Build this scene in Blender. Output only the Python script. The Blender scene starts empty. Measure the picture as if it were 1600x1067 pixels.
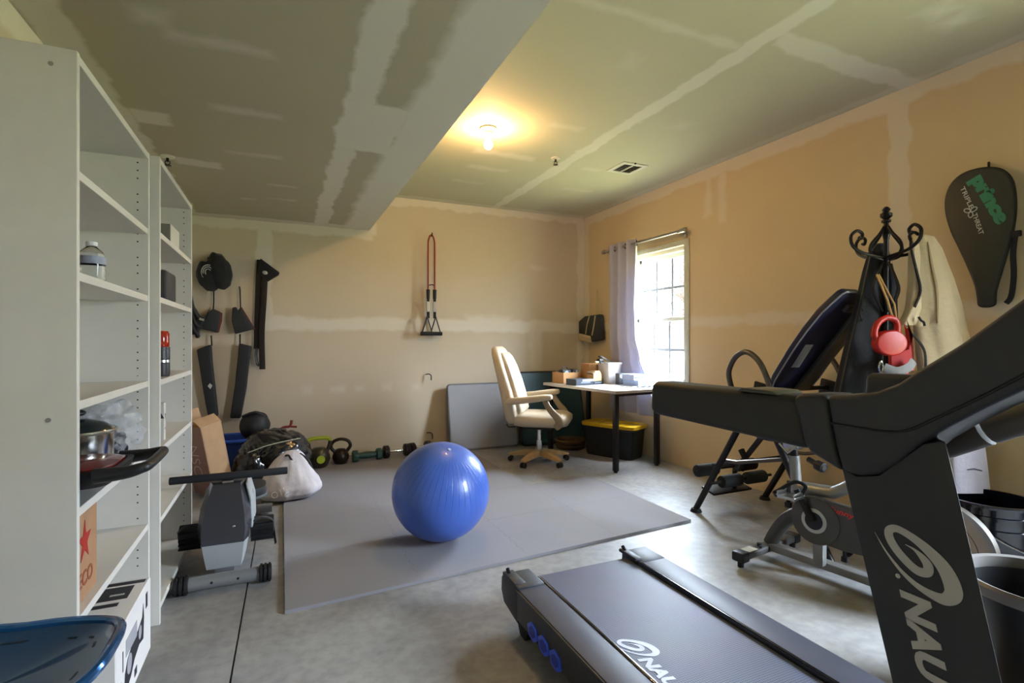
SKY = 90.0; EXPO = 0.13; BULB = 700.0; GLOW = 0.62; BULBC = (1.0, .58, .24, 1)
import bpy, bmesh, math, random
from mathutils import Vector, Matrix, noise, Euler
random.seed(7)
PI = math.pi
SC = bpy.context.scene
COL = SC.collection
V = Vector

# ------------------------------------------------------------------ materials
def lin(c):
    if isinstance(c, str):
        c = tuple(int(c[i:i+2], 16) / 255 for i in (0, 2, 4))
    return tuple((x / 12.92 if x <= 0.04045 else ((x + 0.055) / 1.055) ** 2.4) for x in c[:3]) + (1.0,)

MATS = {}
def M(name, col, rough=0.5, metal=0.0, var=0.06, scale=18.0, bump=0.0, bscale=120.0, spec=0.5, coat=0.0, trans=0.0, emit=None, estr=0.0, sheen=0.0, ior=1.45, alpha=1.0, subsurf=0.0):
    """a principled material with a little procedural variation in colour and surface"""
    if name in MATS:
        return MATS[name]
    m = bpy.data.materials.new(name); m.use_nodes = True
    nt = m.node_tree; b = nt.nodes['Principled BSDF']
    b.inputs['Roughness'].default_value = rough
    b.inputs['Metallic'].default_value = metal
    b.inputs['Specular IOR Level'].default_value = spec
    b.inputs['Coat Weight'].default_value = coat
    b.inputs['Transmission Weight'].default_value = trans
    b.inputs['IOR'].default_value = ior
    b.inputs['Alpha'].default_value = alpha
    b.inputs['Sheen Weight'].default_value = sheen
    if emit:
        b.inputs['Emission Color'].default_value = lin(emit); b.inputs['Emission Strength'].default_value = estr
    tc = nt.nodes.new('ShaderNodeTexCoord')
    n = nt.nodes.new('ShaderNodeTexNoise'); n.inputs['Scale'].default_value = scale; n.inputs['Detail'].default_value = 3
    nt.links.new(tc.outputs['Object'], n.inputs['Vector'])
    mx = nt.nodes.new('ShaderNodeMix'); mx.data_type = 'RGBA'
    c = lin(col)
    mx.inputs['A'].default_value = tuple(max(0, x * (1 - var * 2)) for x in c[:3]) + (1,)
    mx.inputs['B'].default_value = tuple(min(1, x * (1 + var * 2)) for x in c[:3]) + (1,)
    nt.links.new(n.outputs['Fac'], mx.inputs['Factor'])
    nt.links.new(mx.outputs['Result'], b.inputs['Base Color'])
    if bump:
        n2 = nt.nodes.new('ShaderNodeTexNoise'); n2.inputs['Scale'].default_value = bscale; n2.inputs['Detail'].default_value = 4
        nt.links.new(tc.outputs['Object'], n2.inputs['Vector'])
        bp = nt.nodes.new('ShaderNodeBump'); bp.inputs['Strength'].default_value = bump; bp.inputs['Distance'].default_value = 0.01
        nt.links.new(n2.outputs['Fac'], bp.inputs['Height']); nt.links.new(bp.outputs['Normal'], b.inputs['Normal'])
    MATS[name] = m
    return m

def drywall(name, base, mud, rects, axes, nscale=6.0):
    """bare drywall paper with bands and dabs of joint compound; rects = (u0,u1,v0,v1,soft,amount) in metres on the wall"""
    m = bpy.data.materials.new(name); m.use_nodes = True
    nt = m.node_tree; N = nt.nodes; L = nt.links
    b = N['Principled BSDF']; b.inputs['Roughness'].default_value = 0.75; b.inputs['Specular IOR Level'].default_value = 0.3
    tc = N.new('ShaderNodeTexCoord'); sep = N.new('ShaderNodeSeparateXYZ'); L.new(tc.outputs['Object'], sep.inputs[0])
    n1 = N.new('ShaderNodeTexNoise'); n1.inputs['Scale'].default_value = nscale; n1.inputs['Detail'].default_value = 5
    L.new(tc.outputs['Object'], n1.inputs['Vector'])
    n2 = N.new('ShaderNodeTexNoise'); n2.inputs['Scale'].default_value = 1.3; n2.inputs['Detail'].default_value = 3
    L.new(tc.outputs['Object'], n2.inputs['Vector'])
    def math_(op, a, c=None, clamp=False):
        k = N.new('ShaderNodeMath'); k.operation = op; k.use_clamp = clamp
        for i, x in enumerate((a, c)):
            if x is None: continue
            if isinstance(x, (int, float)): k.inputs[i].default_value = x
            else: L.new(x, k.inputs[i])
        return k.outputs[0]
    u, v = sep.outputs[axes[0]], sep.outputs[axes[1]]
    jit = math_('MULTIPLY', math_('SUBTRACT', n1.outputs['Fac'], 0.5), 0.11)
    acc = None
    for (u0, u1, v0, v1, soft, amt) in rects:
        du = math_('SUBTRACT', math_('ABSOLUTE', math_('SUBTRACT', u, (u0 + u1) / 2)), (u1 - u0) / 2)
        dv = math_('SUBTRACT', math_('ABSOLUTE', math_('SUBTRACT', v, (v0 + v1) / 2)), (v1 - v0) / 2)
        d = math_('ADD', math_('MAXIMUM', du, dv), jit)
        f = math_('MULTIPLY', math_('DIVIDE', math_('SUBTRACT', soft, d), 2 * soft, True), amt)
        acc = f if acc is None else math_('MAXIMUM', acc, f)
    mx = N.new('ShaderNodeMix'); mx.data_type = 'RGBA'
    pa = N.new('ShaderNodeMix'); pa.data_type = 'RGBA'
    c = lin(base)
    pa.inputs['A'].default_value = tuple(x * 0.93 for x in c[:3]) + (1,); pa.inputs['B'].default_value = tuple(x * 1.07 for x in c[:3]) + (1,)
    L.new(n2.outputs['Fac'], pa.inputs['Factor'])
    L.new(acc, mx.inputs['Factor']); L.new(pa.outputs['Result'], mx.inputs['A']); mx.inputs['B'].default_value = lin(mud)
    L.new(mx.outputs['Result'], b.inputs['Base Color'])
    return m

# ------------------------------------------------------------------ mesh builder
ROOTM = {}
def bev_all(bm, off, seg=2, ang=30):
    es = [e for e in bm.edges if len(e.link_faces) == 2 and e.calc_face_angle(0) > math.radians(ang)]
    if es:
        bmesh.ops.bevel(bm, geom=es, offset=off, segments=seg, profile=0.5, affect='EDGES', clamp_overlap=True)

def smooth_pts(pts, n=6, closed=False):
    P = [V(p) for p in pts]; out = []
    m = len(P)
    rng = range(m if closed else m - 1)
    for i in rng:
        if closed: a, b, c, d = P[(i - 1) % m], P[i], P[(i + 1) % m], P[(i + 2) % m]
        else: a, b, c, d = P[max(i - 1, 0)], P[i], P[i + 1], P[min(i + 2, m - 1)]
        for k in range(n):
            t = k / n
            out.append(0.5 * ((2 * b) + (c - a) * t + (2 * a - 5 * b + 4 * c - d) * t * t + (3 * b - a - 3 * c + d) * t ** 3))
    if not closed: out.append(P[-1])
    return out

class MB:
    def __init__(self): self.bm = bmesh.new()
    def add(self, bm, T=None):
        if T is not None: bmesh.ops.transform(bm, matrix=T, verts=bm.verts)
        me = bpy.data.meshes.new('tmp'); bm.to_mesh(me); bm.free(); self.bm.from_mesh(me); bpy.data.meshes.remove(me)
        return self
    def box(self, c, s, rot=None, bev=0.0, seg=2):
        bm = bmesh.new(); bmesh.ops.create_cube(bm, size=1); bmesh.ops.scale(bm, vec=s, verts=bm.verts)
        if bev: bev_all(bm, min(bev, min(s) * 0.49), seg)
        T = Matrix.Translation(c)
        if rot is not None: T = T @ (rot if isinstance(rot, Matrix) else Euler(rot).to_matrix().to_4x4())
        return self.add(bm, T)
    def span(self, a, b, bev=0.0, seg=2):
        a, b = V(a), V(b)
        return self.box((a + b) / 2, [abs(x) for x in (b - a)], None, bev, seg)
    def cyl(self, p0, p1, r0, r1=None, seg=20, bev=0.0, caps=True):
        p0, p1 = V(p0), V(p1); r1 = r0 if r1 is None else r1
        bm = bmesh.new(); d = p1 - p0
        bmesh.ops.create_cone(bm, cap_ends=caps, segments=seg, radius1=r0, radius2=r1, depth=d.length)
        if bev: bev_all(bm, bev, 2, 50)
        T = Matrix.Translation((p0 + p1) / 2) @ d.to_track_quat('Z', 'Y').to_matrix().to_4x4()
        return self.add(bm, T)
    def tube(self, pts, r, seg=8, closed=False, sm=0, flat=1.0, up=None):
        """round (or flattened) tube along points; r a number or a list"""
        P = smooth_pts(pts, sm, closed) if sm else [V(p) for p in pts]
        n = len(P); R = r if isinstance(r, (list, tuple)) else None
        bm = bmesh.new(); rings = []; prev = None
        for i in range(n):
            if closed: t = P[(i + 1) % n] - P[(i - 1) % n]
            else: t = P[min(i + 1, n - 1)] - P[max(i - 1, 0)]
            t.normalize()
            if up is not None:
                x = t.cross(V(up));
                if x.length < 1e-4: x = t.orthogonal()
                x.normalize()
            elif prev is None: x = t.orthogonal().normalized()
            else:
                x = prev - t * prev.dot(t)
                x = x.normalized() if x.length > 1e-6 else t.orthogonal().normalized()
            prev = x; y = t.cross(x)
            if R: q = i / max(1, n - 1) * (len(R) - 1); j = min(int(q), len(R) - 2); rr = R[j] + (R[j + 1] - R[j]) * (q - j)
            else: rr = r
            rings.append([bm.verts.new(P[i] + x * math.cos(a) * rr + y * math.sin(a) * rr * flat) for a in (k * 2 * PI / seg for k in range(seg))])
        for i in range(n if closed else n - 1):
            A, B = rings[i], rings[(i + 1) % n]
            for k in range(seg): bm.faces.new((A[k], A[(k + 1) % seg], B[(k + 1) % seg], B[k]))
        if not closed:
            bm.faces.new(rings[0][::-1]); bm.faces.new(rings[-1])
        bmesh.ops.recalc_face_normals(bm, faces=bm.faces)
        return self.add(bm)
    def lathe(self, prof, c=(0, 0, 0), axis=(0, 0, 1), seg=28, T=None):
        bm = bmesh.new(); rings = []
        for (r, z) in prof:
            if r < 1e-5: rings.append([bm.verts.new((0, 0, z))])
            else: rings.append([bm.verts.new((r * math.cos(a), r * math.sin(a), z)) for a in (k * 2 * PI / seg for k in range(seg))])
        for A, B in zip(rings, rings[1:]):
            for k in range(seg):
                k2 = (k + 1) % seg
                if len(A) == 1 and len(B) == 1: continue
                if len(A) == 1: bm.faces.new((A[0], B[k2], B[k]))
                elif len(B) == 1: bm.faces.new((A[k], A[k2], B[0]))
                else: bm.faces.new((A[k], A[k2], B[k2], B[k]))
        bmesh.ops.recalc_face_normals(bm, faces=bm.faces)
        if T is None: T = Matrix.Translation(c) @ V(axis).to_track_quat('Z', 'Y').to_matrix().to_4x4()
        return self.add(bm, T)
    def prism(self, poly, vec, bev=0.0, seg=2):
        """closed polygon (3-D points) swept along vec"""
        bm = bmesh.new(); vec = V(vec)
        A = [bm.verts.new(V(p)) for p in poly]; B = [bm.verts.new(V(p) + vec) for p in poly]
        n = len(A)
        bm.faces.new(A[::-1]); bm.faces.new(B)
        for i in range(n): bm.faces.new((A[i], A[(i + 1) % n], B[(i + 1) % n], B[i]))
        bmesh.ops.recalc_face_normals(bm, faces=bm.faces)
        if bev: bev_all(bm, bev, seg)
        return self.add(bm)
    def loft(self, secs, caps=True):
        """sections = lists of equally many 3-D points"""
        bm = bmesh.new(); R = [[bm.verts.new(V(p)) for p in s] for s in secs]; n = len(R[0])
        for A, B in zip(R, R[1:]):
            for k in range(n): bm.faces.new((A[k], A[(k + 1) % n], B[(k + 1) % n], B[k]))
        if caps: bm.faces.new(R[0][::-1]); bm.faces.new(R[-1])
        bmesh.ops.recalc_face_normals(bm, faces=bm.faces)
        return self.add(bm)
    def ell(self, c, r, rot=None, seg=24, fn=None):
        bm = bmesh.new(); bmesh.ops.create_uvsphere(bm, u_segments=seg, v_segments=max(6, seg * 2 // 3), radius=1)
        for v in bm.verts:
            k = fn(v.co.copy()) if fn else 1.0
            v.co = V((v.co.x * r[0] * k, v.co.y * r[1] * k, v.co.z * r[2] * k))
        T = Matrix.Translation(c)
        if rot is not None: T = T @ (rot if isinstance(rot, Matrix) else Euler(rot).to_matrix().to_4x4())
        return self.add(bm, T)
    def sheet(self, fn, nu, nv, thick=0.004, closed=False):
        bm = bmesh.new()
        G = [[bm.verts.new(V(fn(i / nu, j / nv))) for j in range(nv + 1)] for i in range(nu if closed else nu + 1)]
        for i in range(nu):
            for j in range(nv):
                A, B = G[i], G[(i + 1) % len(G)]
                bm.faces.new((A[j], B[j], B[j + 1], A[j + 1]))
        bmesh.ops.recalc_face_normals(bm, faces=bm.faces)
        if thick: bmesh.ops.solidify(bm, geom=bm.faces[:], thickness=thick)
        return self.add(bm)
    def text(self, s, size, o, xd, yd, ext=0.0006, shear=0.0, bold=0.0, align='LEFT', space=1.0, fit=None):
        cu = bpy.data.curves.new('t', 'FONT'); cu.body = s; cu.size = size; cu.extrude = ext; cu.shear = shear; cu.offset = bold
        cu.align_x = align; cu.space_character = space; cu.resolution_u = 4
        ob = bpy.data.objects.new('t', cu); COL.objects.link(ob)
        dg = bpy.context.evaluated_depsgraph_get()
        me = bpy.data.meshes.new_from_object(ob.evaluated_get(dg))
        bpy.data.objects.remove(ob); bpy.data.curves.remove(cu)
        if fit:                                     # stretch the word to a width and height, lower left corner at the origin
            xs = [v.co.x for v in me.vertices]; ys = [v.co.y for v in me.vertices]; w0, h0 = max(xs) - min(xs), max(ys) - min(ys); mx0, my0 = min(xs), min(ys)
            for v in me.vertices: v.co.x = (v.co.x - mx0) * fit[0] / w0; v.co.y = (v.co.y - my0) * fit[1] / h0
        xd, yd = V(xd).normalized(), V(yd).normalized(); zd = xd.cross(yd)
        T = Matrix.Translation(o) @ Matrix((xd, yd, zd)).transposed().to_4x4()
        bm = bmesh.new(); bm.from_mesh(me); bpy.data.meshes.remove(me)
        return self.add(bm, T)
    def xf(self, T):
        bmesh.ops.transform(self.bm, matrix=T, verts=self.bm.verts); return self
    def build(self, name, mat, parent=None, sharp=35, local=False, label=None, smooth=True):
        bm = self.bm
        R = ROOTM.get(parent.name) if parent is not None else None
        if R is not None and not local: bmesh.ops.transform(bm, matrix=R.inverted(), verts=bm.verts)
        me = bpy.data.meshes.new(name); bm.to_mesh(me); bm.free()
        me.materials.append(mat)
        if smooth:
            me.polygons.foreach_set('use_smooth', [True] * len(me.polygons))
            me.set_sharp_from_angle(angle=math.radians(sharp))
        o = bpy.data.objects.new(name, me); COL.objects.link(o)
        if parent is not None:
            o.parent = parent
            if R is not None: ROOTM[o.name] = R
        if label: o['label'] = label
        return o

def thing(name, label, cat, loc=(0, 0, 0), rotz=0.0, group=None):
    o = bpy.data.objects.new(name, None); COL.objects.link(o); o.empty_display_size = 0.1
    o.location = loc; o.rotation_euler = (0, 0, rotz)
    ROOTM[o.name] = Matrix.Translation(loc) @ Matrix.Rotation(rotz, 4, 'Z')
    o['label'] = label; o['category'] = cat
    if group: o['group'] = group
    return o
def tag(o, label, cat, group=None, kind=None):
    o['label'] = label; o['category'] = cat
    if group: o['group'] = group
    if kind: o['kind'] = kind
    return o
def struct(o, kind='structure'):
    o['kind'] = kind; return o
def dup(root, loc, rotz, label, group=None):
    r = root.copy(); COL.objects.link(r); r.location = loc; r.rotation_euler = (0, 0, rotz); r['label'] = label
    ROOTM[r.name] = Matrix.Translation(loc) @ Matrix.Rotation(rotz, 4, 'Z')
    if group: r['group'] = group
    for ch in list(root.children):
        c = ch.copy(); COL.objects.link(c); c.parent = r
        for g in list(ch.children):
            d = g.copy(); COL.objects.link(d); d.parent = c
    return r
def rect_loop(cx, cy, hx, hy, n=40, e=4.0):
    """superellipse outline"""
    out = []
    for k in range(n):
        a = 2 * PI * k / n; c, s = math.cos(a), math.sin(a)
        out.append((cx + hx * math.copysign(abs(c) ** (2 / e), c), cy + hy * math.copysign(abs(s) ** (2 / e), s)))
    return out

# ------------------------------------------------------------------ sizes of the room
CAMZ = 1.18
XL, XR, YB, YF, ZC, ZS, XS = -0.85, 3.46, 5.535, -3.2, 2.72, 2.342, 0.84

# common materials
WHITE = M('white_laminate', 'cfccc6', 0.45, var=0.02)
BLACKP = M('black_plastic', '1b1c1f', 0.42, var=0.08)
BLACKR = M('black_rubber', '131416', 0.7, var=0.08)
BLACKM = M('black_metal', '161413', 0.38, metal=0.3, var=0.1)
CHROME = M('chrome', 'd8d8da', 0.12, metal=1.0, var=0.01)
STEEL = M('brushed_steel', 'b4b2ae', 0.28, metal=1.0, var=0.05)
GREYM = M('grey_painted_metal', '6f7072', 0.4, metal=0.35, var=0.04)
CARD = M('cardboard', 'b08a62', 0.8, var=0.06)
PAPER = M('white_paper', 'e2e2e0', 0.7, var=0.02)
DKCLOTH = M('black_cloth', '16161a', 0.85, var=0.15, bump=0.3, bscale=200, sheen=0.2)
REDC = M('red_plastic', 'a01408', 0.42, var=0.04)
# ------------------------------------------------------------------ camera, light
cam = bpy.data.cameras.new('camera'); cam.sensor_width = 36; cam.lens = 807 / 1600 * 36; cam.clip_start = 0.02
co = bpy.data.objects.new('camera', cam); COL.objects.link(co)
co.location = (0, 0, CAMZ); co.rotation_euler = (PI / 2, 0, -math.radians(24.04)); SC.camera = co

w = bpy.data.worlds.new('sky'); SC.world = w; w.use_nodes = True
bg = w.node_tree.nodes['Background']
tcw = w.node_tree.nodes.new('ShaderNodeTexCoord'); sx = w.node_tree.nodes.new('ShaderNodeSeparateXYZ')
rp = w.node_tree.nodes.new('ShaderNodeValToRGB')
w.node_tree.links.new(tcw.outputs['Generated'], sx.inputs[0]); w.node_tree.links.new(sx.outputs['Z'], rp.inputs['Fac'])
rp.color_ramp.elements[0].position = 0.185; rp.color_ramp.elements[0].color = (0.0155, 0.0163, 0.0175, 1)   # overcast sky, held dim at window-view height, brightened overhead to light the room
rp.color_ramp.elements[1].position = 0.38; rp.color_ramp.elements[1].color = (0.72, 0.85, 1.0, 1)
vd = w.node_tree.nodes.new('ShaderNodeVectorMath'); vd.operation = 'DOT_PRODUCT'; vd.inputs[1].default_value = (0.74, -0.60, 0.30)   # glow added on this side of the sky to light the back wall
w.node_tree.links.new(tcw.outputs['Generated'], vd.inputs[0])
gmr = w.node_tree.nodes.new('ShaderNodeMapRange'); gmr.interpolation_type = 'SMOOTHSTEP'; gmr.inputs['From Min'].default_value = 0.15; gmr.inputs['From Max'].default_value = 1.0; gmr.inputs['To Max'].default_value = GLOW
w.node_tree.links.new(vd.outputs['Value'], gmr.inputs['Value'])
gmx = w.node_tree.nodes.new('ShaderNodeMix'); gmx.data_type = 'RGBA'; gmx.blend_type = 'ADD'; gmx.inputs['B'].default_value = (0.76, 0.88, 1.0, 1)
w.node_tree.links.new(gmr.outputs['Result'], gmx.inputs['Factor']); w.node_tree.links.new(rp.outputs['Color'], gmx.inputs['A'])
w.node_tree.links.new(gmx.outputs['Result'], bg.inputs['Color']); bg.inputs['Strength'].default_value = SKY

def portal(name, c, rot, sx_, sy_):
    l = bpy.data.lights.new(name, 'AREA'); l.shape = 'RECTANGLE'; l.size = sx_; l.size_y = sy_
    l.cycles.is_portal = True
    o = bpy.data.objects.new(name, l); COL.objects.link(o); o.location = c; o.rotation_euler = rot
    return o
SC.view_settings.view_transform = 'Standard'; SC.view_settings.look = 'None'
SC.view_settings.gamma = 1; SC.view_settings.use_curve_mapping = False
SC.view_settings.exposure = EXPO
SC.cycles.use_denoising = True
SC.cycles.sample_clamp_indirect = 8
SC.cycles.max_bounces = 10; SC.cycles.diffuse_bounces = 6
SC.cycles.caustics_reflective = False; SC.cycles.caustics_refractive = False

# ------------------------------------------------------------------ room shell
# floor: two slabs with a saw-cut control joint between them
def floor_mat():
    m = bpy.data.materials.new('concrete'); m.use_nodes = True; nt = m.node_tree; N = nt.nodes; L = nt.links
    b = N['Principled BSDF']; tc = N.new('ShaderNodeTexCoord')
    n1 = N.new('ShaderNodeTexNoise'); n1.inputs['Scale'].default_value = 1.6; n1.inputs['Detail'].default_value = 8; n1.inputs['Roughness'].default_value = 0.62
    n2 = N.new('ShaderNodeTexNoise'); n2.inputs['Scale'].default_value = 22; n2.inputs['Detail'].default_value = 6
    n3 = N.new('ShaderNodeTexNoise'); n3.inputs['Scale'].default_value = 3.4; n3.inputs['Detail'].default_value = 5
    for n in (n1, n2, n3): L.new(tc.outputs['Object'], n.inputs['Vector'])
    r = N.new('ShaderNodeValToRGB'); e = r.color_ramp.elements
    e[0].position = 0.3; e[0].color = lin('757577'); e[1].position = 0.72; e[1].color = lin('a6a4a2')
    L.new(n1.outputs['Fac'], r.inputs['Fac'])
    mx = N.new('ShaderNodeMix'); mx.data_type = 'RGBA'; mx.blend_type = 'MULTIPLY'; mx.inputs['Factor'].default_value = 0.35
    r2 = N.new('ShaderNodeValToRGB'); r2.color_ramp.elements[0].position = 0.35; r2.color_ramp.elements[0].color = (0.45, 0.45, 0.45, 1); r2.color_ramp.elements[1].position = 0.6
    L.new(n2.outputs['Fac'], r2.inputs['Fac']); L.new(r.outputs['Color'], mx.inputs['A']); L.new(r2.outputs['Color'], mx.inputs['B'])
    L.new(mx.outputs['Result'], b.inputs['Base Color'])
    mr = N.new('ShaderNodeMapRange'); mr.inputs['To Min'].default_value = 0.28; mr.inputs['To Max'].default_value = 0.6
    L.new(n3.outputs['Fac'], mr.inputs['Value']); L.new(mr.outputs['Result'], b.inputs['Roughness'])
    bp = N.new('ShaderNodeBump'); bp.inputs['Strength'].default_value = 0.08; bp.inputs['Distance'].default_value = 0.01
    L.new(n2.outputs['Fac'], bp.inputs['Height']); L.new(bp.outputs['Normal'], b.inputs['Normal'])
    return m
f = MB()
J0, J1 = (-0.248, YF - 0.2), (-0.105, YB + 0.2)     # the joint runs nearly along the room
g = 0.0035
f.prism([(XL - .2, YF - .2, 0), (J0[0] - g, J0[1], 0), (J1[0] - g, J1[1], 0), (XL - .2, YB + .2, 0)], (0, 0, -0.12))
f.prism([(J0[0] + g, J0[1], 0), (XR + .2, YF - .2, 0), (XR + .2, YB + .2, 0), (J1[0] + g, J1[1], 0)], (0, 0, -0.12))
f.span((-0.5, YF - .2, -0.02), (0.2, YB + .2, -0.12))
struct(f.build('floor', floor_mat(), smooth=False))

DW, MUD = 'c6baa6', 'd8d3c9'
T = 0.16
# wall_back  (u = x, v = z)
mb = drywall('drywall_back', DW, MUD, [
    (XS, XR, 2.64, 2.76, .012, .8), (XL, XS + .02, 2.25, 2.36, .015, .8), (-0.225, -0.085, 1.4, 2.3, .012, .75),
    (-0.15, XR, 1.29, 1.425, .02, .85), (3.36, XR + .02, 0, 2.7, .012, .7), (2.70, 2.86, 0.72, 1.35, .03, .8),
    (1.9, 2.45, 1.32, 1.47, .04, .8), (2.7, 2.95, 2.05, 2.08, .03, .5), (0.82, 0.9, 2.3, 2.5, .015, .9),
    (0.45, 0.58, .67, .72, .03, .5), (0.70, 0.78, .67, .72, .03, .5), (0.98, 1.05, .67, .72, .03, .5), (1.3, 1.36, .66, .71, .03, .4), (2.3, 2.42, .74, .80, .03, .5),
    (0.2, 0.28, .67, .72, .03, .4)], ('X', 'Z'))
mw = MB(); mw.span((XL - T, YB, 0.0), (XR + T, YB + T, ZC + .1))
struct(mw.build('wall_back', mb, smooth=False))
# wall_right with two window openings
WY0, WY1, WZ0, WZ1 = 3.77, 4.60, 0.74, 2.09
VY0, VY1, VZ0, VZ1 = -0.55, 0.55, 0.60, 2.09
mr_ = drywall('drywall_right', 'cbb592', MUD, [
    (YF, YB, 2.62, 2.76, .015, .6), (1.87, 1.985, 1.3, 2.7, .01, .55), (YF, 3.72, 1.31, 1.40, .02, .45), (5.43, YB + .02, 0, 2.7, .01, .6),
    (3.28, 3.36, 2.2, 2.66, .02, .45), (3.44, 3.52, 2.3, 2.66, .02, .4), (4.65, YB, 1.31, 1.40, .02, .5), (2.6, 2.7, .66, .7, .03, .3), (3.0, 3.4, .05, .09, .03, .3)], ('Y', 'Z'))
mw = MB()
ys = [YF - T, VY0, VY1, WY0, WY1, YB + T]
for (a, b, z0, z1) in ((ys[0], ys[1], 0, ZC + .1), (ys[2], ys[3], 0, ZC + .1), (ys[4], ys[5], 0, ZC + .1),
                       (VY0, VY1, 0, VZ0), (VY0, VY1, VZ1, ZC + .1), (WY0, WY1, 0, WZ0), (WY0, WY1, WZ1, ZC + .1)):
    mw.span((XR, a, z0), (XR + T, b, z1))
bmesh.ops.remove_doubles(mw.bm, verts=mw.bm.verts, dist=1e-5)
struct(mw.build('wall_right', mr_, smooth=False))
# wall_left, wall_front (behind the camera)
ml = drywall('drywall_left', DW, MUD, [(YF, YB, 2.24, 2.36, .015, .8), (5.42, YB, 0, 2.4, .012, .7), (YF, YB, 1.28, 1.40, .02, .7)], ('Y', 'Z'))
mw = MB(); mw.span((XL - T, YF - T, 0), (XL, YB + T, ZC + .1)); struct(mw.build('wall_left', ml, smooth=False))
mw = MB(); mw.span((XL - T, YF - T, 0), (XR + T, YF, ZC + .1))
mfr = drywall('drywall_front', DW, MUD, [(XL, XR, 1.28, 1.40, .02, .7)], ('X', 'Z'))
struct(mw.build('wall_front', mfr, smooth=False))
# ceiling and the dropped soffit
mc = drywall('drywall_ceiling', 'b9b69c', 'd6d3c4', [
    (2.19, 2.30, YF, YB, .012, .8), (2.30, XR, 1.79, 1.92, .012, .7), (XS, 2.2, 1.965, 2.02, .02, .5), (XS, XR, 5.43, YB, .012, .6), (3.38, XR, YF, YB, .02, .4),
    (1.42, 1.95, 3.86, 3.96, .03, .6), (1.5, 1.86, 4.25, 4.33, .03, .5), (1.72, 1.8, 2.28, 2.38, .05, .35), (2.56, 2.66, 2.83, 2.93, .05, .35), (2.75, 2.86, 1.33, 1.44, .05, .9), (2.91, 3.02, 1.34, 1.45, .05, .9),
    (2.45, 2.62, 3.9, 3.97, .03, .5), (1.75, 1.98, 3.2, 3.26, .03, .4), (1.5, 1.8, 4.7, 4.75, .03, .4), (2.6, 2.9, 4.5, 4.56, .03, .4)], ('X', 'Y'))
mw = MB(); mw.span((XS - .02, YF - T, ZC), (XR + T, YB + T, ZC + .12)); struct(mw.build('ceiling', mc, smooth=False))
ms = drywall('drywall_soffit', 'aaa390', 'd2cfc6', [
    (0.28, 0.41, YF, YB, .012, .9), (0.575, 0.86, YF, YB, .03, .95), (0.28, 0.6, 2.6, 3.25, .012, .95), (XL, XS, 5.40, YB, .012, .8), (XL, -0.70, YF, YB, .012, .8),
    (-0.70, -0.53, 3.12, 3.30, .015, .8), (-0.40, -0.03, 2.27, 2.34, .03, .5), (-0.32, 0.0, 2.90, 2.97, .03, .5), (-0.32, 0.0, 3.56, 3.62, .03, .5), (-0.62, -0.36, 3.84, 3.98, .015, .7),
    (-0.48, -0.38, 2.17, 2.26, .04, .5), (-0.1, 0.1, 4.2, 4.24, .02, .5), (-0.1, 0.1, 4.6, 4.64, .02, .4), (-0.3, -0.2, 4.7, 4.75, .02, .5)], ('X', 'Y'))
mw = MB(); mw.span((XL - T, YF - T, ZS), (XS, YB + T, ZC + .12)); struct(mw.build('ceiling_soffit', ms, smooth=False))

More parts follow.
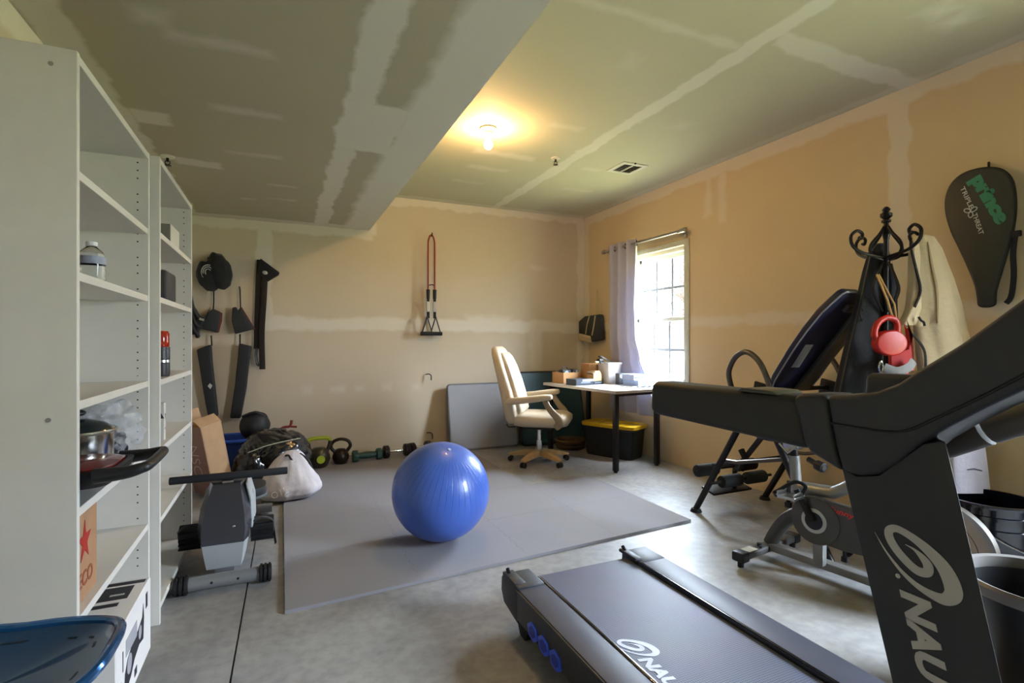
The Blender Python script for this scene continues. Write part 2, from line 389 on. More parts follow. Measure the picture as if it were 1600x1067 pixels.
# windows
VINYL = M('white_vinyl', 'dfe3e0', 0.4, var=0.02)
GLASS = bpy.data.materials.new('window_glass'); GLASS.use_nodes = True
nt = GLASS.node_tree; nt.nodes.remove(nt.nodes['Principled BSDF'])
tr = nt.nodes.new('ShaderNodeBsdfTransparent'); gl = nt.nodes.new('ShaderNodeBsdfGlossy'); gl.inputs['Roughness'].default_value = 0.02
fr = nt.nodes.new('ShaderNodeValue'); fr.outputs[0].default_value = 0.05; mxs = nt.nodes.new('ShaderNodeMixShader')
nt.links.new(fr.outputs[0], mxs.inputs[0]); nt.links.new(tr.outputs[0], mxs.inputs[1]); nt.links.new(gl.outputs[0], mxs.inputs[2])
nt.links.new(mxs.outputs[0], nt.nodes['Material Output'].inputs['Surface'])
def window(name, y0, y1, z0, z1, cols):
    zm = z0 + (z1 - z0) * 0.487
    m = MB(); x = XR + 0.045
    for (a, b) in (((x, y0, z0), (XR + T, y0 + .03, z1)), ((x, y1 - .03, z0), (XR + T, y1, z1)), ((x, y0, z1 - .035), (XR + T, y1, z1)), ((x, y0, z0), (XR + T, y1, z0 + .03))):
        m.span(a, b)
    m.span((XR + .001, y0, z0 + .0), (x + .02, y1, z0 + .012), .003)
    fr_ = struct(m.build(name, VINYL))
    k = MB(); k.span((XR - .012, y0 - .065, z0 - .05), (XR - .0005, y0, z1 + .05), .002); k.span((XR - .012, y1, z0 - .05), (XR - .0005, y1 + .065, z1 + .05), .002); k.span((XR - .012, y0, z1), (XR - .0005, y1, z1 + .05), .002); k.span((XR - .012, y0, z0 - .05), (XR - .0005, y1, z0), .002); k.build('casing', M('pale_casing', 'c3c5b6', .5), fr_)
    for nm, xs, a, b in (('upper_sash', XR + .105, zm - .012, z1 - .035), ('lower_sash', XR + .07, z0 + .03, zm + .025)):
        s = MB(); e = .036; w_ = .028
        s.span((xs, y0 + .03, a), (xs + w_, y0 + .03 + e, b), .003); s.span((xs, y1 - .03 - e, a), (xs + w_, y1 - .03, b), .003)
        s.span((xs, y0 + .03, a), (xs + w_, y1 - .03, a + .042), .003); s.span((xs, y0 + .03, b - .04), (xs + w_, y1 - .03, b), .003)
        so = s.build(nm, VINYL, fr_)
        k = MB(); ya, yb = y0 + .03 + e, y1 - .03 - e
        for c in range(1, cols): yy = ya + (yb - ya) * c / cols; k.span((xs + .010, yy - .012, a + .04), (xs + .0125, yy + .012, b - .04))
        zz = (a + b) / 2; k.span((xs + .0102, ya, zz - .010), (xs + .0123, yb, zz + .010))
        k.build('muntin_grid', M('muntin_grey', '6f7476', 0.6), so)
        p = MB(); p.span((xs + .015, ya, a + .04), (xs + .017, yb, b - .04)); p.build('pane', GLASS, so)
    return fr_
window('window_1', WY0, WY1, WZ0, WZ1, 3)
window('window_2', VY0, VY1, VZ0, VZ1, 3)
portal('window_portal', (XR + T + .02, (WY0 + WY1) / 2, (WZ0 + WZ1) / 2), (0, PI / 2, 0), WZ1 - WZ0, WY1 - WY0)
portal('window_portal', (XR + T + .02, (VY0 + VY1) / 2, (VZ0 + VZ1) / 2), (0, PI / 2, 0), VZ1 - VZ0, VY1 - VY0)
# outside: lawn and bare trees beyond the window
gm = M('winter_lawn', '9a9468', 0.9, var=0.15, scale=2.0)
gnd = MB(); gnd.span((XR + T, -60, -0.5), (90, 60, -0.35)); gnd.span((-60, -60, -0.5), (XR + T, YF - T - .01, -0.35))
struct(gnd.build('ground_outside', gm, smooth=False))
BARK = M('bark', '342b28', 0.95, var=0.15, spec=0.1)
def tree_mesh(seed):
    rnd = random.Random(seed); m = MB()
    def br(p, d, l, r, depth):
        q = p + d * l; mid = p + d * l * .5 + V((rnd.uniform(-1, 1), rnd.uniform(-1, 1), rnd.uniform(-.5, .5))) * l * .06
        m.tube([p, mid, q], [r, r * .8, r * .62], seg=5)
        if depth == 0: return
        for k in range(rnd.choice((2, 3, 3))):
            a = rnd.uniform(0, 2 * PI); t = rnd.uniform(.35, .75)
            x = d.orthogonal().normalized(); x.rotate(Matrix.Rotation(a, 3, d))
            nd = (d * math.cos(t) + x * math.sin(t)).normalized(); nd.z += .12; nd.normalize()
            br(p + d * l * rnd.uniform(.6, 1.0), nd, l * rnd.uniform(.6, .82), r * .6, depth - 1)
    br(V((0, 0, -.3)), V((0, 0, 1)), 2.6, .11, 5)
    return m
spots = [(13, 13.2, 0.7, 1), (17, 20.5, 0.8, 2), (24, 25.5, 0.9, 0), (20, 29.5, 0.9, 1), (31, 36, 1.0, 2), (29, 29, .9, 0)]
prot = []
for s in (3, 11, 29):
    prot.append(tree_mesh(s))
tm = [p.build('bare_tree', BARK, smooth=False) for p in prot]
for i, (x, y, sc, k) in enumerate(spots):
    o = tm[k] if i in (0, 1, 2) and k == (1, 2, 0)[i] else tm[k].copy()
    if o.name not in COL.objects: COL.objects.link(o)
    o.location = (x, y, -.1); o.rotation_euler = (0, 0, i * 1.3); o.scale = (sc, sc, sc)
    tag(o, 'bare leafless tree standing on the lawn outside the window', 'tree', 'bare trees outside the window')
# ------------------------------------------------------------------ bookcases
def peg_board(hx, hy):
    """white laminate with two columns of small shelf-pin holes on the inner faces"""
    m = WHITE.copy(); nt = m.node_tree; N = nt.nodes; L = nt.links; b = N['Principled BSDF']
    tc = N.new('ShaderNodeTexCoord'); sp = N.new('ShaderNodeSeparateXYZ'); L.new(tc.outputs['Object'], sp.inputs[0])
    def mt(op, *a):
        k = N.new('ShaderNodeMath'); k.operation = op
        for i, x in enumerate(a):
            if isinstance(x, (int, float)): k.inputs[i].default_value = x
            else: L.new(x, k.inputs[i])
        return k.outputs[0]
    dz = mt('SUBTRACT', mt('MODULO', sp.outputs['Z'], .032), .016)
    dx = mt('MINIMUM', mt('ABSOLUTE', mt('SUBTRACT', sp.outputs['X'], hx - .037)), mt('ABSOLUTE', mt('ADD', sp.outputs['X'], hx - .05)))
    d = mt('SQRT', mt('ADD', mt('MULTIPLY', dz, dz), mt('MULTIPLY', dx, dx)))
    f = mt('MULTIPLY', mt('LESS_THAN', d, .0031), mt('LESS_THAN', mt('ABSOLUTE', sp.outputs['Y']), hy + .0008))
    f = mt('MULTIPLY', f, mt('LESS_THAN', mt('MODULO', sp.outputs['Z'], .13), .10))
    src = b.inputs['Base Color'].links[0].from_socket
    mx = N.new('ShaderNodeMix'); mx.data_type = 'RGBA'; L.new(f, mx.inputs['Factor']); L.new(src, mx.inputs['A']); mx.inputs['B'].default_value = lin('201f1e')
    L.new(mx.outputs['Result'], b.inputs['Base Color']); m.name = 'white_laminate_with_pin_holes'
    return m
def bookcase(y0, y1, xf, xb, label):
    t = thing('bookcase', label, 'bookcase', ((xf + xb) / 2, (y0 + y1) / 2, 0), 0, 'tall white bookcases')
    H, th = 1.951, 0.02
    pegm = peg_board((xf - xb) / 2, (y1 - y0) / 2 - th)
    for yy, face in ((y0, 1), (y1 - th, -1)):
        m = MB(); m.span((xb, yy, 0), (xf, yy + th, H), .0012, 1)
        m.build('side_panel', pegm, t)
    m = MB(); m.span((xb + .003, y0 + th, .06), (xb + .009, y1 - th, H - .01)); m.build('back_panel', WHITE, t)
    for z in (.068, .426, .72, 1.008, 1.355, 1.628, H - th / 2 - .006):
        m = MB(); m.span((xb + .009, y0 + th, z - .012), (xf - (.0 if z > 1.9 else .002), y1 - th, z + .012), .001, 1); m.build('shelf', WHITE, t)
    m = MB(); m.span((xf - .045, y0 + th, 0), (xf - .029, y1 - th, .056)); m.build('plinth', WHITE, t)
    if y0 < 2:
        for (xx, z) in ((xf - .055, 1.905), (xf - .06, .975)): m = MB(); m.cyl((xx, y0 - .0008, z), (xx, y0 + .001, z), .006, seg=12); m.build('cam_cover', M('cam_grey', '8c8982', .5), t)
    return t
B1 = (1.72, 2.545, -.495, -.80); B2 = (2.56, 3.41, -.463, -.775)
bookcase(*B1, 'tall white bookcase nearest the camera, holding cookware and a red-star carton')
bookcase(*B2, 'tall white bookcase standing behind the rowing machine, holding a dark speaker')
SH = [.080, .438, .732, 1.020, 1.367, 1.640]     # shelf tops

CLEAR = M('clear_plastic', 'eef3f2', 0.06, trans=1.0, var=0.0, ior=1.3)
def bottle(label, x, y, z, r, h, band):
    t = thing('water_bottle', label, 'bottle', (x, y, z), 0, 'water bottles on the shelf')
    m = MB(); m.lathe([(0, 0.001), (r * .8, 0), (r, .006), (r * .94, h * .2), (r, h * .28), (r * .95, h * .36), (r, h * .45), (r, h * .62), (r * .8, h * .76), (r * .36, h * .88), (r * .36, h * .93), (0, h * .93)], (x, y, z), seg=24)
    m.build('bottle_body', CLEAR, t)
    m = MB(); m.cyl((x, y, z + h * .9), (x, y, z + h), r * .42, seg=16); m.build('cap', M('bottle_cap_white', 'd8dadd', .4), t)
    m = MB(); m.lathe([(r * 1.01, h * .44), (r * 1.01, h * .63)], (x, y, z), seg=24); m.build('paper_label', M('label_' + band, band, .5, var=.15, scale=60), t)
    return t
bottle('clear plastic water bottle with a pale blue label on the upper shelf', -.545, 2.02, SH[4], .036, .125, '8d93a8')
bottle('water bottle with a dark label beside the pale-labelled bottle on the upper shelf', -.66, 2.02, SH[4], .032, .12, '5a4a3a')

PXX, PYY = -.635, 2.20
# pot with lid in a plastic bag
t = thing('cooking_pot', 'steel cooking pot with a dark glass lid on the bookcase shelf', 'pot', (PXX, PYY, SH[2]))
m = MB(); m.lathe([(0, .002), (.098, 0), (.102, .006), (.102, .105), (.107, .11), (.096, .11), (.096, .01), (0, .01)], (PXX, PYY, SH[2] + .03), seg=40); m.build('pot_body', M('polished_steel', 'c8c6c2', .16, metal=1, var=.03), t)
m = MB(); m.lathe([(.108, .142), (.106, .148), (.075, .172), (.03, .184), (0, .186), (0, .182), (.075, .168), (.10, .145)], (PXX, PYY, SH[2]), seg=40); m.build('lid', M('smoked_glass', '1c2424', .08, var=.05, coat=.6), t)
m = MB(); m.lathe([(.111, .140), (.113, .144), (.111, .149), (.106, .145)], (PXX, PYY, SH[2]), seg=40); m.build('lid_rim', STEEL, t)
m = MB(); m.cyl((PXX, PYY, SH[2] + .185), (PXX, PYY, SH[2] + .2), .01); m.ell((PXX, PYY, SH[2] + .205), (.026, .026, .012)); m.build('lid_knob', BLACKP, t)
for s in (-1, 1):
    m = MB(); m.tube([(PXX - .02, PYY + s * .10, SH[2] + .12), (PXX - .02, PYY + s * .132, SH[2] + .125), (PXX + .03, PYY + s * .132, SH[2] + .125), (PXX + .03, PYY + s * .10, SH[2] + .12)], .006, sm=4)
    m.build('handle', STEEL, t)
m = MB(); m.lathe([(0, 0), (.10, 0), (.11, .03), (0, .03)], (PXX, PYY, SH[2]), seg=32); m.build('trivet', BLACKP, t)
def crumple(seed, amp=.22, fr=3.0):
    o = V((seed * 3.1, seed * 1.7, seed))
    return lambda p: 1 + amp * (noise.noise(p * fr + o) + .6 * abs(noise.noise(p * fr * 2.3 + o)) - .3 + .25 * abs(noise.noise(p * fr * 5 + o)))
FILM = M('clear_film', 'e4e6ea', 0.12, var=0.05, alpha=0.28, bump=.4, bscale=40)
m = MB(); m.ell((-.585, 2.40, SH[2] + .118), (.10, .10, .10), seg=40, fn=crumple(5, .3, 2.6))
tag(m.build('plastic_bag', FILM, sharp=20), 'clear crumpled plastic bag beside the steel pot on the shelf', 'plastic bag')
m = MB(); m.ell((-.60, 2.37, SH[2] + .062), (.065, .07, .06), seg=32, fn=crumple(8, .35, 2.8))
tag(m.build('foil_bundle', M('dark_foil', '3c3e42', .25, metal=.6, var=.3, scale=40), sharp=20), 'dark shiny wrapped bundle inside the clear bag on the shelf', 'bundle')

# dark red glass griddle with a black loop handle
ty0, ty1 = 1.752, 2.02
t = thing('griddle', 'dark red glass-topped griddle with a thick black loop handle poking out of the bookcase', 'griddle', (-.58, 1.89, SH[2]))
zt = .822
m = MB()
secs = []
for (z, kx, ky, ox) in ((zt - .055, .12, .08, 0), (zt - .05, .15, .11, 0), (zt - .02, .175, .128, 0), (zt, .18, .134, 0), (zt, .165, .12, 0), (zt - .012, .16, .115, 0)):
    secs.append([(px, py, z) for px, py in rect_loop(-.60, 1.886, kx, ky, 44, 5)])
m.loft(secs); m.build('pan', BLACKP, t)
m = MB(); m.loft([[(px, py, zt - .013) for px, py in rect_loop(-.60, 1.886, .162, .117, 44, 5)], [(px, py, zt + .004) for px, py in rect_loop(-.60, 1.886, .16, .115, 44, 5)], [(px, py, zt + .012) for px, py in rect_loop(-.60, 1.886, .13, .09, 44, 5)]])
m.build('glass_top', M('dark_red_glass', '6e1a1a', .12, var=.1, coat=.6), t)
m = MB(); P_ = [(-.47, ty0 + .008, zt - .012), (-.40, ty0 + .006, zt - .008), (-.362, ty0 + .012, zt), (-.349, ty0 + .04, zt + .003), (-.349, ty1 - .04, zt + .003), (-.362, ty1 - .012, zt), (-.40, ty1 - .006, zt - .008), (-.47, ty1 - .008, zt - .012)]
m.tube(P_, [.022, .018, .015, .014, .014, .015, .018, .022], sm=5, seg=12); m.build('loop_handle', BLACKP, t)
for yy in (1.80, 1.975):
    m = MB(); m.span((-.68, yy - .02, SH[2]), (-.53, yy + .02, zt - .05), .006); m.build('foot', BLACKP, t)

# red-star cardboard carton
def carton(name, label, cat, a, b, mat, tape=None, group=None, flap=None):
    a, b = V(a), V(b); c = (a + b) / 2
    t = thing(name, label, cat, (c.x, c.y, a.z), 0, group)
    m = MB(); m.span(a, b, .002, 1); m.build('carton_body', mat, t)
    return t, a, b
t, a, b = carton('cardboard_carton', 'brown cardboard carton with a red star, on the low bookcase shelf', 'box', (-.775, 1.745, SH[1]), (-.52, 1.975, SH[1] + .255), M('reddish_cardboard', 'a07a5c', .8, var=.05))
m = MB(); cy, cz = 1.865, SH[1] + .165
m.prism([(-.5195, cy + (.055 if k % 2 == 0 else .021) * math.sin(k * PI / 5), cz + (.062 if k % 2 == 0 else .024) * math.cos(k * PI / 5)) for k in range(10)], (.0008, 0, 0)); m.build('star_print', M('red_ink', '9c2620', .7), t)
m = MB(); m.text('ECO', .06, (-.5193, cy + .052 - .104, cz - .125), (0, 1, 0), (0, 0, 1), bold=.001); m.build('lettering', M('brown_ink', '8a4a2c', .7), t)

# white product carton sticking out of the bottom shelf
x0, x1, y0, y1, z0, z1 = -.77, -.43, 1.80, 2.225, SH[0], .335
t = thing('product_carton', 'white product carton with black artwork sticking out of the bottom shelf', 'box', (-.6, 2.0, z0))
WB = M('white_board', 'dad7d6', .5, var=.02); INK = M('black_ink', '24252b', .5, var=.1)
m = MB(); m.span((x0, y0, z0), (x1, y1, z1), .003, 1); m.build('carton_body', WB, t)
m = MB()
m.prism([(x1 + .0002, 1.885, .145), (x1 + .0002, 1.905, .12), (x1 + .0002, 1.955, .135), (x1 + .0002, 2.0, .165), (x1 + .0002, 2.06, .18), (x1 + .0002, 2.115, .17), (x1 + .0002, 2.125, .24), (x1 + .0002, 2.115, .29), (x1 + .0002, 2.10, .25), (x1 + .0002, 2.05, .235), (x1 + .0002, 1.98, .23), (x1 + .0002, 1.92, .21), (x1 + .0002, 1.89, .18)], (.0006, 0, 0))
m.span((x1, 2.15, .255), (x1 + .0008, 2.175, .305)); m.span((x1, 1.865, .20), (x1 + .0008, 1.872, .26)); m.span((x1, 2.0, .105), (x1 + .0008, 2.03, .13)); m.span((x1, 1.845, .1), (x1 + .0008, 1.85, .18)); m.span((x1, 1.90, .088), (x1 + .0008, 1.93, .105))
m.build('side_artwork', INK, t, smooth=False)
m = MB(); m.ell((x1 + .001, 1.94, .185), (.0006, .028, .03)); m.ell((x1 + .001, 2.07, .215), (.0006, .02, .022)); m.span((x1, 1.90, .225), (x1 + .0009, 2.03, .275)); m.build('picture_highlight', M('grey_ink', '9c9ca4', .5), t)
m = MB(); m.span((x0 + .12, 2.07, z1), (x1 - .035, 2.17, z1 + .0008)); m.span((x0 + .12, 2.185, z1), (x1 - .01, 2.21, z1 + .0008)); m.span((x0 + .08, 2.02, z1), (x1 - .05, 2.045, z1 + .0008)); m.span((x0 + .1, 1.96, z1), (x1 - .12, 1.985, z1 + .0008)); m.build('top_artwork', INK, t, smooth=False)
m = MB(); m.span((x0 + .19, 2.09, z1), (x0 + .22, 2.15, z1 + .0014)); m.span((x1 - .09, 2.10, z1), (x1 - .05, 2.112, z1 + .0014)); m.build('top_label', M('pale_grey_ink', 'a9aeaa', .6), t)
m = MB(); m.prism([(x1 - .085, y0 - .0006, .20), (x1 - .03, y0 - .0006, .20), (x1 - .045, y0 - .0006, .165), (x1 - .085, y0 - .0006, .165)], (0, .0005, 0)); m.build('end_artwork', INK, t, smooth=False)

# things on the second bookcase
t, a, b = carton('small_carton', 'small white carton on the highest open shelf of the bookcase behind the rower', 'box', (-.62, 2.90, SH[5]), (-.48, 3.12, SH[5] + .10), M('white_card', 'c9c6bd', .6, var=.02))
m = MB(); m.span((-.621, 2.8995, SH[5] + .003), (-.483, 2.9003, SH[5] + .098)); m.build('dark_end', M('grey_card', '77756c', .6), t)  # end face coloured darker than the rest of the carton
t = thing('speaker', 'dark grey rounded speaker box on the bookcase behind the rower', 'speaker', (-.56, 2.94, SH[4]))
m = MB(); m.span((-.66, 2.82, SH[4]), (-.48, 3.04, SH[4] + .145), .018, 4); m.build('speaker_body', M('dark_grey_fabric', '3c3a3c', .7, var=.1, bump=.2, bscale=300), t)
m = MB(); m.span((-.655, 2.816, SH[4] + .006), (-.50, 2.826, SH[4] + .139), .004); m.build('end_cover', M('brown_black_plastic', '241d1e', .4), t)
def flask(x, y, z):
    t = thing('shaker_bottle', 'dark shaker bottle with a clear red top on the middle bookcase shelf', 'bottle', (x, y, z))
    m = MB(); m.lathe([(0, 0), (.036, 0), (.038, .01), (.038, .06), (.034, .065), (.034, .075), (.038, .08), (.038, .135), (0, .135)], (x, y, z)); m.build('bottle_body', M('dark_plum_plastic', '2c2a30', .4), t)
    m = MB(); m.lathe([(.0385, .064), (.0385, .076)], (x, y, z)); m.build('silver_band', STEEL, t)
    m = MB(); m.lathe([(.034, .135), (.036, .14), (.036, .195), (.03, .208), (0, .21)], (x, y, z)); m.build('lid', M('clear_red_plastic', 'b8341c', .15, trans=.4, var=.1), t)
flask(-.51, 2.83, SH[3])
t, a, b = carton('leaflet_box', 'thin white box with a black mark on the bookcase behind the rower', 'box', (-.60, 2.775, SH[2]), (-.485, 2.81, SH[2] + .17), M('white_card', 'c9c6bd', .6))
m = MB(); m.prism([(-.4845, 2.785, SH[2] + .12), (-.4845, 2.80, SH[2] + .12), (-.4845, 2.793, SH[2] + .095)], (.0006, 0, 0)); m.span((-.485, 2.788, SH[2] + .05), (-.4842, 2.797, SH[2] + .058)); m.build('printed_mark', INK, t)
m = MB(); m.prism([(-.485 + .0, 2.7745, SH[2] + .1), (-.50, 2.7745, SH[2] + .1), (-.50, 2.7745, SH[2] + .13)], (0, .0004, 0)); m.build('end_mark', INK, t)

# ------------------------------------------------------------------ blue tractor-seat stool
BLUEM = M('glossy_blue_metal', '123e63', .22, metal=.55, var=.06, coat=.5)
t = thing('stool', 'glossy blue metal tractor-seat stool beside the white bookcase', 'stool', (-.55, 1.40, 0))
cx, cy, hx, hy, zz = -.56, 1.42, .215, .185, .495
def dish(i, j):
    # ring j (0 centre..1 rim), angle i
    a = 2 * PI * i; e = 2 / 3.2
    c, s = math.cos(a), math.sin(a)
    px = hx * math.copysign(abs(c) ** e, c) * j; py = hy * math.copysign(abs(s) ** e, s) * j
    z = -.042 * (1 - j ** 2.5) + .02 * max(0, -px / hx) * j + .006 * math.cos(3 * a) * j
    return (cx + px, cy + py, zz + z)
m = MB(); m.sheet(lambda u, v: dish(u, max(v, .02)), 64, 12, .004, closed=True); m.build('seat_pan', BLUEM, t)
m = MB(); m.tube([dish(k / 64, 1.0) for k in range(64)], .012, seg=10, closed=True); m.build('rolled_rim', M('bright_blue_metal', '1c5790', .16, metal=.6, var=.04, coat=.6), t)
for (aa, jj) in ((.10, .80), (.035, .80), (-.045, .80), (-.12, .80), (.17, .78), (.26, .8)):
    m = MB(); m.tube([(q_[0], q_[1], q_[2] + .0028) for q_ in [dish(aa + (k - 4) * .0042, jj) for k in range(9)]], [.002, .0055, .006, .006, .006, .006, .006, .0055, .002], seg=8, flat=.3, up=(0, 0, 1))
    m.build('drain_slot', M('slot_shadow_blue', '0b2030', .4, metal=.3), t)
m = MB(); m.cyl((cx, cy, .05), (cx, cy, zz - .046), .022); m.cyl((cx, cy, zz - .08), (cx, cy, zz - .044), .05, .09); m.build('post', CHROME, t)
for k in range(4):
    a = k * PI / 2 + .5
    m = MB(); m.tube([(cx, cy, .075), (cx + .17 * math.cos(a), cy + .17 * math.sin(a), .04), (cx + .2 * math.cos(a), cy + .2 * math.sin(a), .014)], .014); m.build('leg', BLACKM, t)

# ------------------------------------------------------------------ rowing machine
rx = -.26
t = thing('rowing_machine', 'grey magnetic rowing machine with a black handlebar in front of the second bookcase', 'rowing machine', (rx, 3.1, 0))
SILV = M('silver_grey_paint', '8a8c90', .35, metal=.5, var=.03)
m = MB(); m.cyl((-.40, 2.815, .045), (-.095, 2.815, .045), .033, seg=24); m.build('front_stabilizer', SILV, t)
m = MB()
for xx in (-.30, -.19): m.cyl((xx, 2.781, .05), (xx, 2.79, .05), .006, seg=12)
m.build('stabilizer_bolt', BLACKP, t)
for (a, b) in ((-.455, -.395), (-.10, -.045)):
    m = MB()
    m.cyl((a, 2.815, .045), (b, 2.815, .045), .039, seg=24, bev=.004)
    for k in range(3): q = a + (b - a) * (k + .5) / 3; m.cyl((q - .005, 2.815, .045), (q + .005, 2.815, .045), .044, seg=24)
    m.build('end_cap', BLACKR, t)
# flywheel housing: sections along its height
def housing(zlist):
    secs = []
    for (z, yf, yb, w, wf) in zlist:
        secs.append([(rx - wf, yf, z), (rx + wf, yf, z), (rx + w, yf + .07, z), (rx + w, yb - .05, z), (rx + w * .7, yb, z), (rx - w * .7, yb, z), (rx - w, yb - .05, z), (rx - w, yf + .07, z)])
    return secs
DKG = M('graphite_plastic', '37383f', .26, var=.03, coat=.3); LTG = M('pale_grey_plastic', 'a3a7a9', .42, var=.02)
m = MB(); m.loft(housing([(.195, 2.865, 3.30, .108, .09), (.26, 2.875, 3.34, .118, .095), (.34, 2.93, 3.34, .112, .085), (.41, 3.0, 3.30, .092, .07), (.442, 3.05, 3.26, .08, .062)])); m.build('housing', DKG, t, sharp=50)
m = MB(); m.loft(housing([(.065, 2.905, 3.22, .082, .075), (.12, 2.885, 3.26, .095, .082), (.197, 2.868, 3.30, .107, .09)])); m.build('lower_housing', LTG, t, sharp=50)
m = MB(); m.prism([(rx + .086, 3.05, .438), (rx + .086, 3.27, .438), (rx + .112, 3.33, .32), (rx + .115, 3.30, .2), (rx + .112, 2.98, .22), (rx + .108, 3.0, .36)], (.012, 0, 0), .006); m.build('side_cover', LTG, t)
m = MB(); m.span((rx - .02, 3.06, .441), (rx + .03, 3.14, .455), .003); m.build('handle_rest', STEEL, t)
m = MB(); m.ell((rx + .045, 2.882, .27), (.008, .004, .006)); m.build('emblem', M('silver_emblem', 'b8babd', .2, metal=.9), t)
m = MB(); m.cyl((-.52, 3.095, .472), (.03, 3.095, .472), .0195, seg=20, bev=.004)
h = m.build('handlebar', M('black_foam', '1d1f24', .75, var=.1, bump=.3, bscale=400), t)
m = MB(); m.span((rx - .045, 2.92, .03), (rx + .045, 3.95, .10), .006); m.build('rail', SILV, t)
m = MB(); m.cyl((-.46, 3.92, .04), (-.06, 3.92, .04), .03); m.build('rear_stabilizer', SILV, t)
m = MB(); m.loft([[(px, py, z) for px, py in rect_loop(rx + .005, 3.62, hx_, hy_, 36, 3)] for (z, hx_, hy_) in ((.215, .12, .10), (.22, .16, .14), (.25, .17, .15), (.285, .165, .145), (.29, .12, .1), (.28, .05, .05))]); m.build('seat', M('seat_dark_vinyl', '26282b', .4), t)
m = MB(); m.tube([(px, py, .232) for px, py in rect_loop(rx + .005, 3.62, .168, .148, 36, 3)], .008, closed=True, seg=8); m.build('seat_rim', M('seat_rim_grey', '5a6468', .3), t)
m = MB(); m.span((rx - .06, 3.55, .10), (rx + .06, 3.69, .217), .005); m.build('seat_carriage', BLACKP, t)
for s in (-1, 1):
    px0 = rx + s * .165
    m = MB(); m.box((px0, 3.13, .165), (.115, .075, .115), (.5, 0, 0), .008)
    for k in range(5): m.box((px0, 3.085 + .0, .12 + k * .022), (.11, .012, .006), (.5, 0, 0))
    p = m.build('pedal', BLACKP, t)
    m = MB(); m.tube([(px0 - .052, 3.13, .19), (px0 - .047, 3.06, .225), (px0, 3.04, .25), (px0 + .047, 3.06, .225), (px0 + .052, 3.13, .17), (px0 + .066, 3.07, .09)], .010, sm=5, seg=8, flat=.35); m.build('foot_strap', DKCLOTH, p)
    m = MB(); m.cyl((rx + s * .10, 3.14, .12), (rx + s * .225, 3.14, .12), .009); m.build('pedal_axle', STEEL, p)

# ------------------------------------------------------------------ foam floor tiles
tc_ = 0.61; ang = math.radians(4.0)
ux, uy = V((math.cos(ang), math.sin(ang), 0)), V((0.0, 1.0, 0))
O = V((.013, 2.44, 0))
MT = M('grey_foam', '858389', .8, var=.04, scale=3, bump=.25, bscale=350)
tilemap = {(i, j) for j in range(2) for i in range(4)} | {(i, j) for j in range(2, 5) for i in range(3)}
def edge(n):  # puzzle teeth along an edge, 0..1 -> offset
    out = []
    for k in range(n):
        s = 1 if k % 2 == 0 else -1
        a, b = k / n, (k + 1) / n
        out += [(a + .18 / n, s), (b - .18 / n, s)]
    return out
E_ = edge(14); TA = .006
def tile_pts(i, j):
    def q(u, v): return O + ux * (tc_ * (i + u)) + uy * (tc_ * (j + v))
    nb = lambda a, b: (a, b) in tilemap
    gp = .0005 / tc_; A = TA / tc_; P_ = []
    P_.append(q(gp, gp))
    if nb(i, j - 1): P_ += [q(s, k * A + gp) for s, k in E_]
    P_.append(q(1 - gp, gp))
    if nb(i + 1, j): P_ += [q(1 + k * A - gp, s) for s, k in E_]
    P_.append(q(1 - gp, 1 - gp))
    if nb(i, j + 1): P_ += [q(s, 1 + k * A - gp) for s, k in E_[::-1]]
    P_.append(q(gp, 1 - gp))
    if nb(i - 1, j): P_ += [q(k * A + gp, s) for s, k in E_[::-1]]
    for p in P_: p.y = min(p.y, 5.52)
    return P_, q(.5, .5)
RN = ['front row', 'second row', 'third row', 'fourth row', 'back row']
CN = ['first column from the rowing machine', 'second column from the rowing machine', 'third column from the rowing machine', 'column nearest the window wall']
for (i, j) in sorted(tilemap):
    pts, c = tile_pts(i, j)
    m = MB(); m.prism(pts, (0, 0, .015))
    o = m.build('floor_tile', MT, smooth=False)
    tag(o, 'grey foam floor tile, %s, %s' % (RN[j], CN[i]), 'floor mat', 'interlocking foam floor tiles')
MZ = .0152
# ------------------------------------------------------------------ where a line of sight meets a plane (used to read positions off the photograph)
_A = math.radians(24.04)
def PX(px, py, ax, val):
    t = (px - 800) / 807
    r = V((math.sin(_A) + math.cos(_A) * t, math.cos(_A) - math.sin(_A) * t, (533.5 - py) / 807))
    o = V((0, 0, CAMZ)); return o + r * ((val - o[ax]) / r[ax])
def BK(px, py, off=0.0): return PX(px, py, 1, YB - off)
def RT(px, py, off=0.0): return PX(px, py, 0, XR - off)
def pad(m, poly, vec, bev=.012): return m.prism(poly, vec, bev, 3)

NAIL = M('hook_metal', '2c2523', .4, metal=.8)
def hook(label, x, z, group='wall hooks below the exercise cords'):
    m = MB(); m.tube([(x - .03, YB + .004, z), (x, YB - .035, z + .006), (x + .018, YB - .055, z - .012), (x + .02, YB - .05, z - .06)], .0055, sm=5, seg=8)
    tag(m.build('wall_hook', NAIL), label, 'hook', group)
p = BK(669, 585); hook('dark wall hook at mid height, under the exercise cords', p.x, p.z)
p = BK(671, 676); hook('dark wall hook near the floor, above the dumbbells', p.x, p.z)
p = BK(674, 446); hook('dark wall hook between the two exercise cords', p.x, p.z)

